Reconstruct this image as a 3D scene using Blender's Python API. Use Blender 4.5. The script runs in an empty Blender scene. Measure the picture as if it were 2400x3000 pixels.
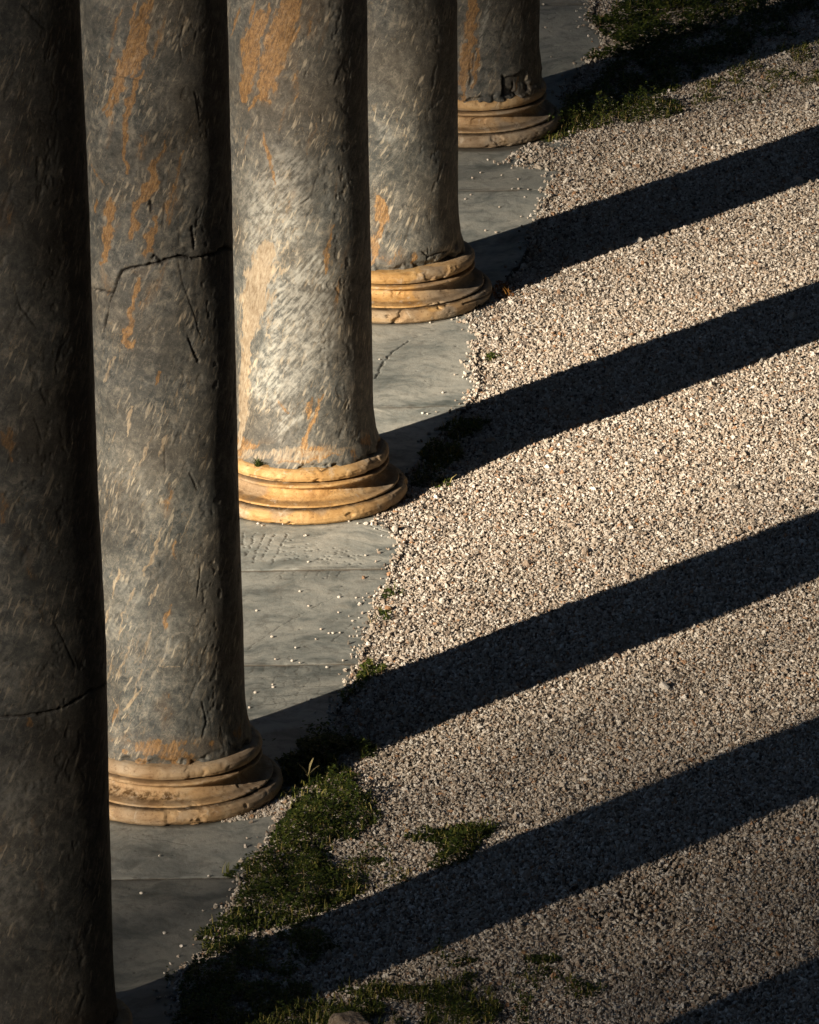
import bpy, math, random
import numpy as np
from mathutils import Matrix, Vector
PI = math.pi
rng = np.random.default_rng(7)
random.seed(7)
scene = bpy.context.scene
C = scene.collection

# ------------------------------------------------------------ camera, sky, sun, exposure
FPX, CX, CY = 29876.0, 1200.0, 1500.0            # focal length in pixels of a 2400 x 3000 frame
TH, RO, CH = math.radians(18.8687), math.radians(-0.9888), 15.01545
SUN_AZ, SUN_EL = math.radians(46.7), math.radians(19.0)   # the light travels towards SUN_AZ
EXPOSURE = 0.95
SUN_STRENGTH = 5.0
SKY_STRENGTH = 0.05

cam_d = bpy.data.cameras.new("Camera")
cam = bpy.data.objects.new("Camera", cam_d); C.objects.link(cam); scene.camera = cam
cam_d.sensor_fit = 'HORIZONTAL'; cam_d.sensor_width = 36.0
cam_d.lens = FPX / 2400.0 * 36.0
cam_d.clip_start = 0.5; cam_d.clip_end = 3000
_F = Vector((0, math.cos(TH), -math.sin(TH)))
_X = Vector((1, 0, 0)); _D = Vector((0, -math.sin(TH), -math.cos(TH)))
c_, s_ = math.cos(RO), math.sin(RO)
Xc = _X * c_ - _D * s_; Dc = _X * s_ + _D * c_
m = Matrix.Identity(4)
for r in range(3):
    m[r][0] = Xc[r]; m[r][1] = -Dc[r]; m[r][2] = -_F[r]
m[0][3], m[1][3], m[2][3] = 0, 0, CH
cam.matrix_world = m

w = bpy.data.worlds.new("World"); scene.world = w; w.use_nodes = True
nt = w.node_tree
sky = nt.nodes.new('ShaderNodeTexSky'); sky.sky_type = 'NISHITA'; sky.sun_disc = False
sky.air_density = 1.0; sky.dust_density = 0.2; sky.ozone_density = 2.6; sky.altitude = 200
sky.sun_elevation = SUN_EL; sky.sun_rotation = math.radians(270) - SUN_AZ
bg = nt.nodes['Background']; bg.inputs['Strength'].default_value = SKY_STRENGTH
nt.links.new(sky.outputs[0], bg.inputs[0])

sd = bpy.data.lights.new("sun", 'SUN'); sd.energy = SUN_STRENGTH; sd.angle = math.radians(0.53)
sd.color = (1.0, 0.85, 0.67)
sun = bpy.data.objects.new("sun", sd); C.objects.link(sun)
SD = Vector((math.cos(SUN_AZ) * math.cos(SUN_EL), math.sin(SUN_AZ) * math.cos(SUN_EL), -math.sin(SUN_EL)))
sun.rotation_euler = SD.to_track_quat('-Z', 'Y').to_euler()
scene.view_settings.view_transform = 'Standard'; scene.view_settings.look = 'None'
scene.view_settings.exposure = EXPOSURE; scene.view_settings.gamma = 1.0

# ------------------------------------------------------------ geometry of the view: pixel -> ray -> ground / column
def ray(x, y):
    x = np.asarray(x, float); y = np.asarray(y, float)
    u = (x - CX) / FPX; v = (y - CY) / FPX
    u2 = u * c_ + v * s_; v2 = -u * s_ + v * c_
    return np.stack([u2, math.cos(TH) - v2 * math.sin(TH), -math.sin(TH) - v2 * math.cos(TH)], -1)
def G(x, y, h=0.0):
    d = ray(x, y); t = (h - CH) / d[..., 2]
    return np.stack([d[..., 0] * t, d[..., 1] * t], -1)
def Gs(pts, k=1.0, ox=0.0, oy=0.0):
    a = np.array(pts, float); return G(ox + k * a[:, 0], oy + k * a[:, 1])
DK = 2400 / 1725.0
RC = 0.32
COLS = [(-1.9615, 34.0540), (-1.5057, 37.2267), (-1.0213, 40.3652), (-0.4733, 44.2156), (-0.0466, 47.1725), (0.3873, 50.0268), (0.83, 53.0)]
def cyl_hit(i, x, y, R=RC):
    d = ray(x, y); cx, cy = COLS[i]
    a = d[..., 0] ** 2 + d[..., 1] ** 2; b = d[..., 0] * cx + d[..., 1] * cy; c = cx * cx + cy * cy - R * R
    t = (b - np.sqrt(np.maximum(b * b - a * c, 0))) / a
    px = d[..., 0] * t - cx; py = d[..., 1] * t - cy; pz = CH + d[..., 2] * t
    th = np.arctan2(px, -py)            # 0 faces the camera, + towards the right
    return np.stack([th * R, pz], -1)

# ------------------------------------------------------------ numpy noise
def _h(ix, iy, iz, seed):
    n = (ix.astype(np.int64) * 374761393 + iy.astype(np.int64) * 668265263 + iz.astype(np.int64) * 2147483647 + seed * 974634777) & 0xffffffff
    n = ((n ^ (n >> 13)) * 1274126177) & 0xffffffff
    n = ((n ^ (n >> 16)) * 2246822519) & 0xffffffff
    return ((n ^ (n >> 15)) & 0xffffff) / float(0xffffff)
def vnoise(x, y, z=None, seed=0):
    z = np.zeros_like(x) if z is None else z
    ix, iy, iz = np.floor(x), np.floor(y), np.floor(z)
    fx, fy, fz = x - ix, y - iy, z - iz
    fx, fy, fz = [f * f * f * (f * (f * 6 - 15) + 10) for f in (fx, fy, fz)]
    out = 0
    for dx in (0, 1):
        for dy in (0, 1):
            for dz in (0, 1):
                wgt = (fx if dx else 1 - fx) * (fy if dy else 1 - fy) * (fz if dz else 1 - fz)
                out = out + wgt * _h(ix + dx, iy + dy, iz + dz, seed)
    return out
def fbm(x, y, z=None, octv=4, seed=0, rough=0.5):
    a, s, n = 1.0, 0, 0
    for o in range(octv):
        s = s + a * vnoise(x * 2 ** o + 13.7 * o, y * 2 ** o + 7.1 * o, None if z is None else z * 2 ** o, seed + o); n += a; a *= rough
    return s / n
def seg_dist(P, poly):
    """distance from points P (n,2) to polyline, and the interpolation index along it"""
    P = np.asarray(P, float); best = np.full(len(P), 1e9); at = np.zeros(len(P)); poly = np.asarray(poly, float)
    for k in range(len(poly) - 1):
        a, b = poly[k], poly[k + 1]; ab = b - a
        t = np.clip(((P - a) @ ab) / (ab @ ab + 1e-12), 0, 1)
        d = np.hypot(*(P - (a + t[:, None] * ab)).T)
        q = d < best; best[q] = d[q]; at[q] = (k + t[q]) / (len(poly) - 1)
    return best, at
def in_poly(P, poly):
    x, y = P[:, 0], P[:, 1]; ins = np.zeros(len(P), bool); n = len(poly)
    for k in range(n):
        x1, y1 = poly[k]; x2, y2 = poly[(k + 1) % n]
        cnd = ((y1 > y) != (y2 > y))
        xi = (x2 - x1) * (y - y1) / ((y2 - y1) if y2 != y1 else 1e-9) + x1
        ins ^= cnd & (x < xi)
    return ins
def smooth(x): x = np.clip(x, 0, 1); return x * x * (3 - 2 * x)

# ------------------------------------------------------------ object helpers
def mesh_np(name, V, F, mat=None, attrs=None, smooth_f=True):
    V = np.asarray(V, np.float32); me = bpy.data.meshes.new(name)
    me.vertices.add(len(V)); me.vertices.foreach_set('co', V.ravel())
    if F is not None and len(F):
        F = np.asarray(F, np.int32); k = F.shape[1]
        me.loops.add(F.size); me.loops.foreach_set('vertex_index', F.ravel())
        me.polygons.add(len(F)); me.polygons.foreach_set('loop_start', np.arange(0, F.size, k, dtype=np.int32))
        try: me.polygons.foreach_set('loop_total', np.full(len(F), k, np.int32))
        except Exception: pass
    for an, (ty, arr) in (attrs or {}).items():
        at = me.attributes.new(an, ty, 'POINT')
        at.data.foreach_set('vector' if ty == 'FLOAT_VECTOR' else 'value', np.asarray(arr, np.float32).ravel())
    me.update(calc_edges=True)
    if F is not None and len(F) and smooth_f: me.polygons.foreach_set('use_smooth', np.ones(len(F), bool))
    if mat: me.materials.append(mat)
    me.validate(); return me
def obj(name, me, parent=None, loc=(0, 0, 0), label=None, cat=None, group=None, kind=None):
    o = bpy.data.objects.new(name, me); C.objects.link(o); o.location = loc
    if parent is not None: o.parent = parent
    if label: o['label'] = label
    if cat: o['category'] = cat
    if group: o['group'] = group
    if kind: o['kind'] = kind
    return o
def grid_faces(nu, nv, wrap=False):
    """nv rows of nu points"""
    j, i = np.meshgrid(np.arange(nv - 1), np.arange(nu if wrap else nu - 1), indexing='ij')
    i2 = (i + 1) % nu
    return np.stack([j * nu + i, j * nu + i2, (j + 1) * nu + i2, (j + 1) * nu + i], -1).reshape(-1, 4)

# ------------------------------------------------------------ material helpers
class NT:
    def __init__(s, name):
        s.m = bpy.data.materials.new(name); s.m.use_nodes = True; s.t = s.m.node_tree
        s.b = s.t.nodes['Principled BSDF']
        s.b.inputs['Specular IOR Level'].default_value = 0.3
    def n(s, ty, **kw):
        nd = s.t.nodes.new(ty)
        for k, v in kw.items():
            if k in nd.inputs: nd.inputs[k].default_value = v
            else: setattr(nd, k, v)
        return nd
    def l(s, a, b): s.t.links.new(a, b)
    def attr(s, name, out='Fac'): return s.n('ShaderNodeAttribute', attribute_name=name).outputs[out]
    def mapping(s, vec, rot=(0, 0, 0), scale=(1, 1, 1)):
        a = s.n('ShaderNodeMapping'); a.inputs['Rotation'].default_value = rot
        b = s.n('ShaderNodeMapping'); b.inputs['Scale'].default_value = scale
        s.l(vec, a.inputs['Vector']); s.l(a.outputs[0], b.inputs['Vector']); return b.outputs[0]
    def noise(s, vec, scale, detail=6, rough=.55, dist=0.0):
        nd = s.n('ShaderNodeTexNoise'); nd.inputs['Scale'].default_value = scale; nd.inputs['Detail'].default_value = detail
        nd.inputs['Roughness'].default_value = rough; nd.inputs['Distortion'].default_value = dist
        s.l(vec, nd.inputs['Vector']); return nd.outputs['Fac']
    def ramp(s, fac, stops):
        r = s.n('ShaderNodeValToRGB'); e = r.color_ramp.elements
        while len(e) < len(stops): e.new(0.5)
        for q, (p, c) in zip(e, stops):
            q.position = p; q.color = (c, c, c, 1) if isinstance(c, (int, float)) else (*c, 1)
        s.l(fac, r.inputs[0]); return r.outputs[0]
    def mix(s, fac, a, b, mode='MIX'):
        x = s.n('ShaderNodeMix', data_type='RGBA', blend_type=mode)
        for sock, v in ((x.inputs[0], fac), (x.inputs[6], a), (x.inputs[7], b)):
            if hasattr(v, 'links'): s.l(v, sock)
            elif isinstance(v, (int, float)): sock.default_value = v if sock.type == 'VALUE' else (v, v, v, 1)
            else: sock.default_value = (*v, 1)
        return x.outputs[2]
    def math(s, op, a, b=0.0, clamp=False):
        x = s.n('ShaderNodeMath', operation=op); x.use_clamp = clamp
        for sock, v in ((x.inputs[0], a), (x.inputs[1], b)):
            if hasattr(v, 'links'): s.l(v, sock)
            else: sock.default_value = v
        return x.outputs[0]
    def bump(s, h, dist, strength=1.0, prev=None):
        b = s.n('ShaderNodeBump'); b.inputs['Distance'].default_value = dist; b.inputs['Strength'].default_value = strength
        s.l(h, b.inputs['Height'])
        if prev is not None: s.l(prev, b.inputs['Normal'])
        return b.outputs[0]

def mat_shaft():
    t = NT('grey_marble'); uv = t.attr('suv', 'Vector')
    warpn = t.n('ShaderNodeTexNoise'); warpn.inputs['Scale'].default_value = 5.0; warpn.inputs['Detail'].default_value = 3; t.l(uv, warpn.inputs['Vector'])
    wsc = t.n('ShaderNodeVectorMath', operation='SCALE'); wsc.inputs[3].default_value = .035; t.l(warpn.outputs['Color'], wsc.inputs[0])
    wad = t.n('ShaderNodeVectorMath', operation='ADD'); t.l(uv, wad.inputs[0]); t.l(wsc.outputs[0], wad.inputs[1]); wuv = wad.outputs[0]
    warp = t.noise(uv, 4.0, 4, .6)
    streak = t.noise(t.mapping(wuv, (0, 0, math.radians(24)), (60, 12, 1)), 1.0, 4, .55, .25)
    st2 = t.mapping(wuv, (0, 0, math.radians(36)), (110, 26, 1)); streak2 = t.noise(st2, 1.0, 3, .6, .1)
    cloud = t.noise(wuv, 7, 5, .6, .4); mott = t.noise(wuv, 26, 8, .72, .3); fine = t.noise(uv, 110, 5, .72, .2); big = t.noise(uv, 1.6, 3, .5)
    base = t.ramp(mott, [(.32, (.026, .029, .030)), (.43, (.060, .064, .062)), (.52, (.104, .105, .096)), (.60, (.160, .152, .130)), (.70, (.25, .23, .19))])
    base = t.mix(t.ramp(cloud, [(.40, .6), (.60, 0.0)]), base, (.042, .045, .043))
    base = t.mix(t.ramp(big, [(.42, 0.0), (.66, .45)]), base, (.085, .066, .045))
    base = t.mix(t.ramp(fine, [(.38, .45), (.48, 0.0)]), base, (.022, .023, .022))
    base = t.mix(t.math('MULTIPLY', t.ramp(streak, [(.57, 0.0), (.65, .85)]), t.ramp(warp, [(.42, 0.05), (.58, 1.0)])), base, (.33, .285, .215))
    base = t.mix(t.math('MULTIPLY', t.ramp(streak2, [(.62, 0.0), (.72, .25)]), t.ramp(cloud, [(.40, .1), (.55, 1.0)])), base, (.30, .28, .24))
    rg1 = t.noise(t.mapping(uv, (0, 0, math.radians(20)), (105, 17, 1)), 1.0, 6, .68, .5)
    rg2 = t.noise(t.mapping(uv, (0, 0, math.radians(12)), (38, 11, 1)), 1.0, 8, .72, 1.2)
    rag = t.math('ADD', t.math('MULTIPLY', rg1, 1.5), t.math('MULTIPLY', rg2, 2.3))
    def ragged(a, gain, off, lo=0.0, hi=.35):
        x = t.math('ADD', t.math('MULTIPLY', a, gain), t.math('SUBTRACT', rag, 1.9 + off))
        x = t.math('MULTIPLY', t.ramp(x, [(lo, 0.0), (hi, 1.0)]), t.math('GREATER_THAN', a, .02)); return x
    base = t.mix(t.math('MULTIPLY', t.ramp(t.attr('pale'), [(0.0, 0.0), (.9, 1.0)]), t.ramp(t.math('ADD', t.math('MULTIPLY', t.noise(t.mapping(wuv, (0, 0, math.radians(42)), (80, 14, 1)), 1.0, 4, .55, .15), .45), t.math('MULTIPLY', t.noise(uv, 22, 8, .7, .3), .55)), [(.45, 0.05), (.58, .85)])), base, (.29, .285, .255))
    och = t.attr('ochre')
    om = ragged(och, 1.6, .82)
    ocol = t.ramp(t.noise(t.mapping(uv, (0, 0, math.radians(20)), (110, 22, 1)), 1.0, 8, .75), [(.34, (.035, .027, .018)), (.43, (.11, .062, .026)), (.52, (.27, .145, .050)), (.66, (.42, .28, .14))])
    base = t.mix(t.math('MULTIPLY', om, .9), base, t.mix(t.ramp(t.noise(uv, 75, 6, .8), [(.40, .75), (.50, 0.0)]), ocol, (.045, .03, .018)))
    base = t.mix(t.math('MULTIPLY', t.ramp(och, [(.0, 0.0), (1.0, .35)]), 1.0), base, (.16, .095, .045))
    cm = ragged(t.attr('cream'), 1.35, .85)
    base = t.mix(cm, base, t.ramp(t.noise(t.mapping(uv, (0, 0, math.radians(18)), (60, 22, 1)), 1.0, 8, .75), [(.34, (.11, .080, .050)), (.46, (.20, .155, .105)), (.62, (.29, .245, .18))]))
    vein = t.noise(t.mapping(uv, (0, 0, math.radians(30)), (14, 4.5, 1)), 1.0, 5, .55, 1.6)
    vl = t.ramp(t.math('ABSOLUTE', t.math('SUBTRACT', vein, .5)), [(0.0, .30), (.010, 0.0)])
    base = t.mix(vl, base, (.31, .27, .21))
    v2 = t.noise(t.mapping(wuv, (0, 0, math.radians(18)), (30, 7, 1)), 1.0, 4, .5, .6); v2l = t.math('MULTIPLY', t.ramp(t.math('ABSOLUTE', t.math('SUBTRACT', v2, .52)), [(0.0, .35), (.012, 0.0)]), t.ramp(warp, [(.45, 0.0), (.6, 1.0)]))
    base = t.mix(v2l, base, (.34, .235, .12))
    spk = t.noise(uv, 130, 3, .6); base = t.mix(t.ramp(spk, [(.62, 0.0), (.72, .35)]), base, (.34, .31, .26))
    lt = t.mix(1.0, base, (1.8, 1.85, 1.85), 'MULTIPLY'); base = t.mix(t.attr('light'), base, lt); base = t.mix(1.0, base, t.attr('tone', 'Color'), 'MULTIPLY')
    base = t.mix(t.attr('crack'), base, (.012, .010, .008))
    t.l(base, t.b.inputs['Base Color']); t.b.inputs['Roughness'].default_value = .62
    b = t.bump(cloud, .006, .3); b = t.bump(t.noise(t.mapping(uv, (0, 0, math.radians(20)), (60, 16, 1)), 1.0, 5, .6), .0016, .3, b); b = t.bump(mott, .0009, .35, b); b = t.bump(fine, .0012, .8, b)
    t.l(b, t.b.inputs['Normal']); return t.m
def mat_base():
    t = NT('ochre_limestone'); uv = t.attr('suv', 'Vector')
    mott = t.noise(uv, 8, 8, .65, .6); fine = t.noise(uv, 70, 6, .7); bl = t.noise(uv, 3.2, 4, .55, .4)
    col = t.ramp(mott, [(.3, (.26, .135, .042)), (.46, (.43, .245, .080)), (.6, (.53, .335, .135)), (.74, (.57, .43, .25))])
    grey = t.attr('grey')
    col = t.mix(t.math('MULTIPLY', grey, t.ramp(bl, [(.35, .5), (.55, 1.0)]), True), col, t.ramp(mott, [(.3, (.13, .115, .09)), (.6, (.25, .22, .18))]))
    col = t.mix(t.math('MULTIPLY', t.attr('tan'), t.ramp(bl, [(.30, .55), (.6, 1.0)])), col, t.ramp(mott, [(.3, (.28, .19, .115)), (.5, (.42, .31, .20)), (.7, (.50, .41, .30))]))
    col = t.mix(t.ramp(fine, [(.32, .6), (.44, 0.0)]), col, (.15, .085, .035))
    col = t.mix(t.math('MULTIPLY', t.attr('lichen'), t.ramp(t.noise(uv, 26, 6, .7), [(.42, 0.0), (.55, 1.0)])), col, (.10, .055, .018))
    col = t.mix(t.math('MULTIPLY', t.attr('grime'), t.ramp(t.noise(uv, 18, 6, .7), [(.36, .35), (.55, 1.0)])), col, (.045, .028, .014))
    worn = t.noise(uv, 12, 8, .75, .6); col = t.mix(t.ramp(worn, [(.56, 0.0), (.64, .55)]), col, (.52, .45, .35))
    col = t.mix(t.ramp(t.noise(uv, 45, 6, .75), [(.34, .7), (.42, 0.0)]), col, (.12, .07, .032))
    col = t.mix(t.attr('crack'), col, (.02, .013, .008))
    t.l(col, t.b.inputs['Base Color']); t.b.inputs['Roughness'].default_value = .75
    b = t.bump(mott, .005, .5); b = t.bump(fine, .002, .8, b); t.l(b, t.b.inputs['Normal']); return t.m
def mat_slab():
    t = NT('grey_green_marble'); uv = t.attr('suv', 'Vector')
    dist = t.n('ShaderNodeVectorMath', operation='ADD')
    wn = t.n('ShaderNodeTexNoise'); wn.inputs['Scale'].default_value = 2.2; wn.inputs['Detail'].default_value = 4; t.l(uv, wn.inputs['Vector'])
    t.l(uv, dist.inputs[0]); sc = t.n('ShaderNodeVectorMath', operation='SCALE'); sc.inputs[3].default_value = .40
    t.l(wn.outputs['Color'], sc.inputs[0]); t.l(sc.outputs[0], dist.inputs[1]); d = dist.outputs[0]
    s1 = t.noise(t.mapping(d, (0, 0, math.radians(-6)), (2.6, 7, 1)), 1.0, 8, .66); s2 = t.noise(t.mapping(d, (0, 0, math.radians(4)), (7, 34, 1)), 1.0, 5, .6)
    mott = t.noise(uv, 16, 8, .72); fine = t.noise(uv, 90, 5, .7)
    col = t.ramp(s1, [(.30, (.10, .120, .116)), (.41, (.23, .250, .235)), (.51, (.37, .382, .348)), (.68, (.50, .495, .435))])
    col = t.mix(t.ramp(s2, [(.55, 0.0), (.66, .5)]), col, (.15, .17, .16))
    col = t.mix(t.ramp(s2, [(.30, .35), (.42, 0.0)]), col, (.48, .455, .38))
    col = t.mix(t.ramp(mott, [(.34, .6), (.48, 0.0)]), col, (.15, .15, .135))
    col = t.mix(t.ramp(fine, [(.30, .35), (.40, 0.0)]), col, (.075, .07, .058))
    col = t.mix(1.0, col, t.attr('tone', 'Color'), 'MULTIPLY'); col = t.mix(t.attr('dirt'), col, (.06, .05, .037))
    t.l(col, t.b.inputs['Base Color']); t.b.inputs['Roughness'].default_value = .6
    b = t.bump(s1, .010, .35); b = t.bump(mott, .004, .6, b); b = t.bump(fine, .0012, .8, b); t.l(b, t.b.inputs['Normal']); return t.m
def mat_pebble():
    t = NT('pebble'); oi = t.n('ShaderNodeObjectInfo'); tc = t.n('ShaderNodeTexCoord')
    col = t.ramp(oi.outputs['Random'], [(0, (.54, .48, .40)), (.16, (.38, .32, .25)), (.28, (.80, .76, .69)), (.40, (.28, .215, .16)), (.52, (.50, .43, .35)), (.62, (.075, .07, .06)), (.69, (.17, .14, .115)), (.73, (.40, .22, .11)), (.77, (.44, .38, .31)), (.90, (.80, .77, .70)), (1, (.50, .44, .36))])
    n = t.noise(tc.outputs['Object'], 3.0, 5, .6)
    col = t.mix(t.ramp(n, [(.35, .45), (.6, 0.0)]), col, (.22, .17, .13))
    t.l(col, t.b.inputs['Base Color']); t.b.inputs['Roughness'].default_value = .75; return t.m
def mat_white_pebble():
    t = NT('white_pebble'); oi = t.n('ShaderNodeObjectInfo')
    col = t.ramp(oi.outputs['Random'], [(0, (.62, .58, .51)), (.6, (.54, .47, .39)), (1, (.64, .61, .55))])
    t.l(col, t.b.inputs['Base Color']); t.b.inputs['Roughness'].default_value = .7; return t.m
def mat_soil():
    t = NT('soil'); g = t.n('ShaderNodeNewGeometry').outputs['Position']
    n = t.noise(g, 12, 9, .7); v = t.n('ShaderNodeTexVoronoi'); v.inputs['Scale'].default_value = 70; t.l(g, v.inputs['Vector'])
    col = t.ramp(n, [(.3, (.05, .04, .028)), (.6, (.13, .10, .075)), (.75, (.22, .18, .14))])
    col = t.mix(t.ramp(v.outputs['Color'], [(.5, 0.0), (.7, .7)]), col, (.42, .37, .31))
    t.l(col, t.b.inputs['Base Color']); t.b.inputs['Roughness'].default_value = .95
    t.l(t.bump(v.outputs['Distance'], .01, .8), t.b.inputs['Normal']); return t.m
def mat_leaf(name='leaf', stops=None, trans=.3):
    t = NT(name); f = t.attr('lc')
    col = t.ramp(f, stops or [(0, (.012, .022, .007)), (.22, (.040, .066, .014)), (.45, (.088, .120, .022)), (.7, (.18, .195, .042)), (.9, (.36, .32, .09)), (1, (.42, .32, .14))])
    t.l(col, t.b.inputs['Base Color']); t.b.inputs['Roughness'].default_value = .55
    tr = t.n('ShaderNodeBsdfTranslucent'); t.l(col, tr.inputs['Color'])
    mx = t.n('ShaderNodeMixShader'); mx.inputs[0].default_value = trans
    t.l(t.b.outputs[0], mx.inputs[1]); t.l(tr.outputs[0], mx.inputs[2])
    t.l(mx.outputs[0], t.t.nodes['Material Output'].inputs['Surface']); return t.m
def mat_flat(name, col, rough=.7):
    t = NT(name); tc = t.n('ShaderNodeTexCoord'); n = t.noise(tc.outputs['Object'], 30, 5, .6)
    c2 = tuple(x * .6 for x in col)
    t.l(t.ramp(n, [(.35, c2), (.6, col)]), t.b.inputs['Base Color']); t.b.inputs['Roughness'].default_value = rough; return t.m
def mat_rock():
    t = NT('rock'); tc = t.n('ShaderNodeTexCoord').outputs['Object']; n = t.noise(tc, 22, 9, .7, .5); f = t.noise(tc, 90, 5, .7)
    col = t.ramp(n, [(.3, (.16, .11, .07)), (.48, (.38, .30, .22)), (.6, (.55, .44, .32)), (.72, (.30, .29, .27))])
    t.l(col, t.b.inputs['Base Color']); t.b.inputs['Roughness'].default_value = .85
    t.l(t.bump(f, .003, .9, t.bump(n, .02, .8)), t.b.inputs['Normal']); return t.m
M = dict(shaft=mat_shaft(), base=mat_base(), slab=mat_slab(), pebble=mat_pebble(), wpeb=mat_white_pebble(), soil=mat_soil(),
         leaf=mat_leaf(), rock=mat_rock(), screen_leaf=mat_leaf('added_tree_leaf', [(0, (.012, .020, .009)), (1, (.030, .045, .018))], .08),  # darker leaf for the trees added out of view
         rusty=mat_leaf('rusty_leaf', [(0, (.10, .04, .012)), (.5, (.28, .11, .025)), (1, (.40, .22, .05))]),
         dry=mat_leaf('dry_leaf', [(0, (.30, .26, .13)), (1, (.42, .36, .18))]),
         flower=mat_flat('flower_head', (.62, .60, .42)), bark=mat_flat('bark', (.12, .09, .06), .9), stem=mat_flat('plant_stem', (.10, .10, .04)))

# ------------------------------------------------------------ ground
gv = np.array([(-700, -700, -.017), (700, -700, -.017), (700, 900, -.017), (-700, 900, -.017)])
obj('ground', mesh_np('ground', gv, [[0, 1, 2, 3]], M['soil']), kind='structure')

# ------------------------------------------------------------ columns
Z5 = .6957
def S(pts, k=Z5, ox=0, oy=0): return [(ox + k * x, oy + k * y) for x, y in pts]
def S1(p): return S(p)                           # crop (0,0)
def S3(p): return S(p, Z5, 0, 1000)
def S5(p): return S(p, Z5, 0, 2000)
def ST(p, ): return S(p, .29, 1300, 0)
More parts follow.
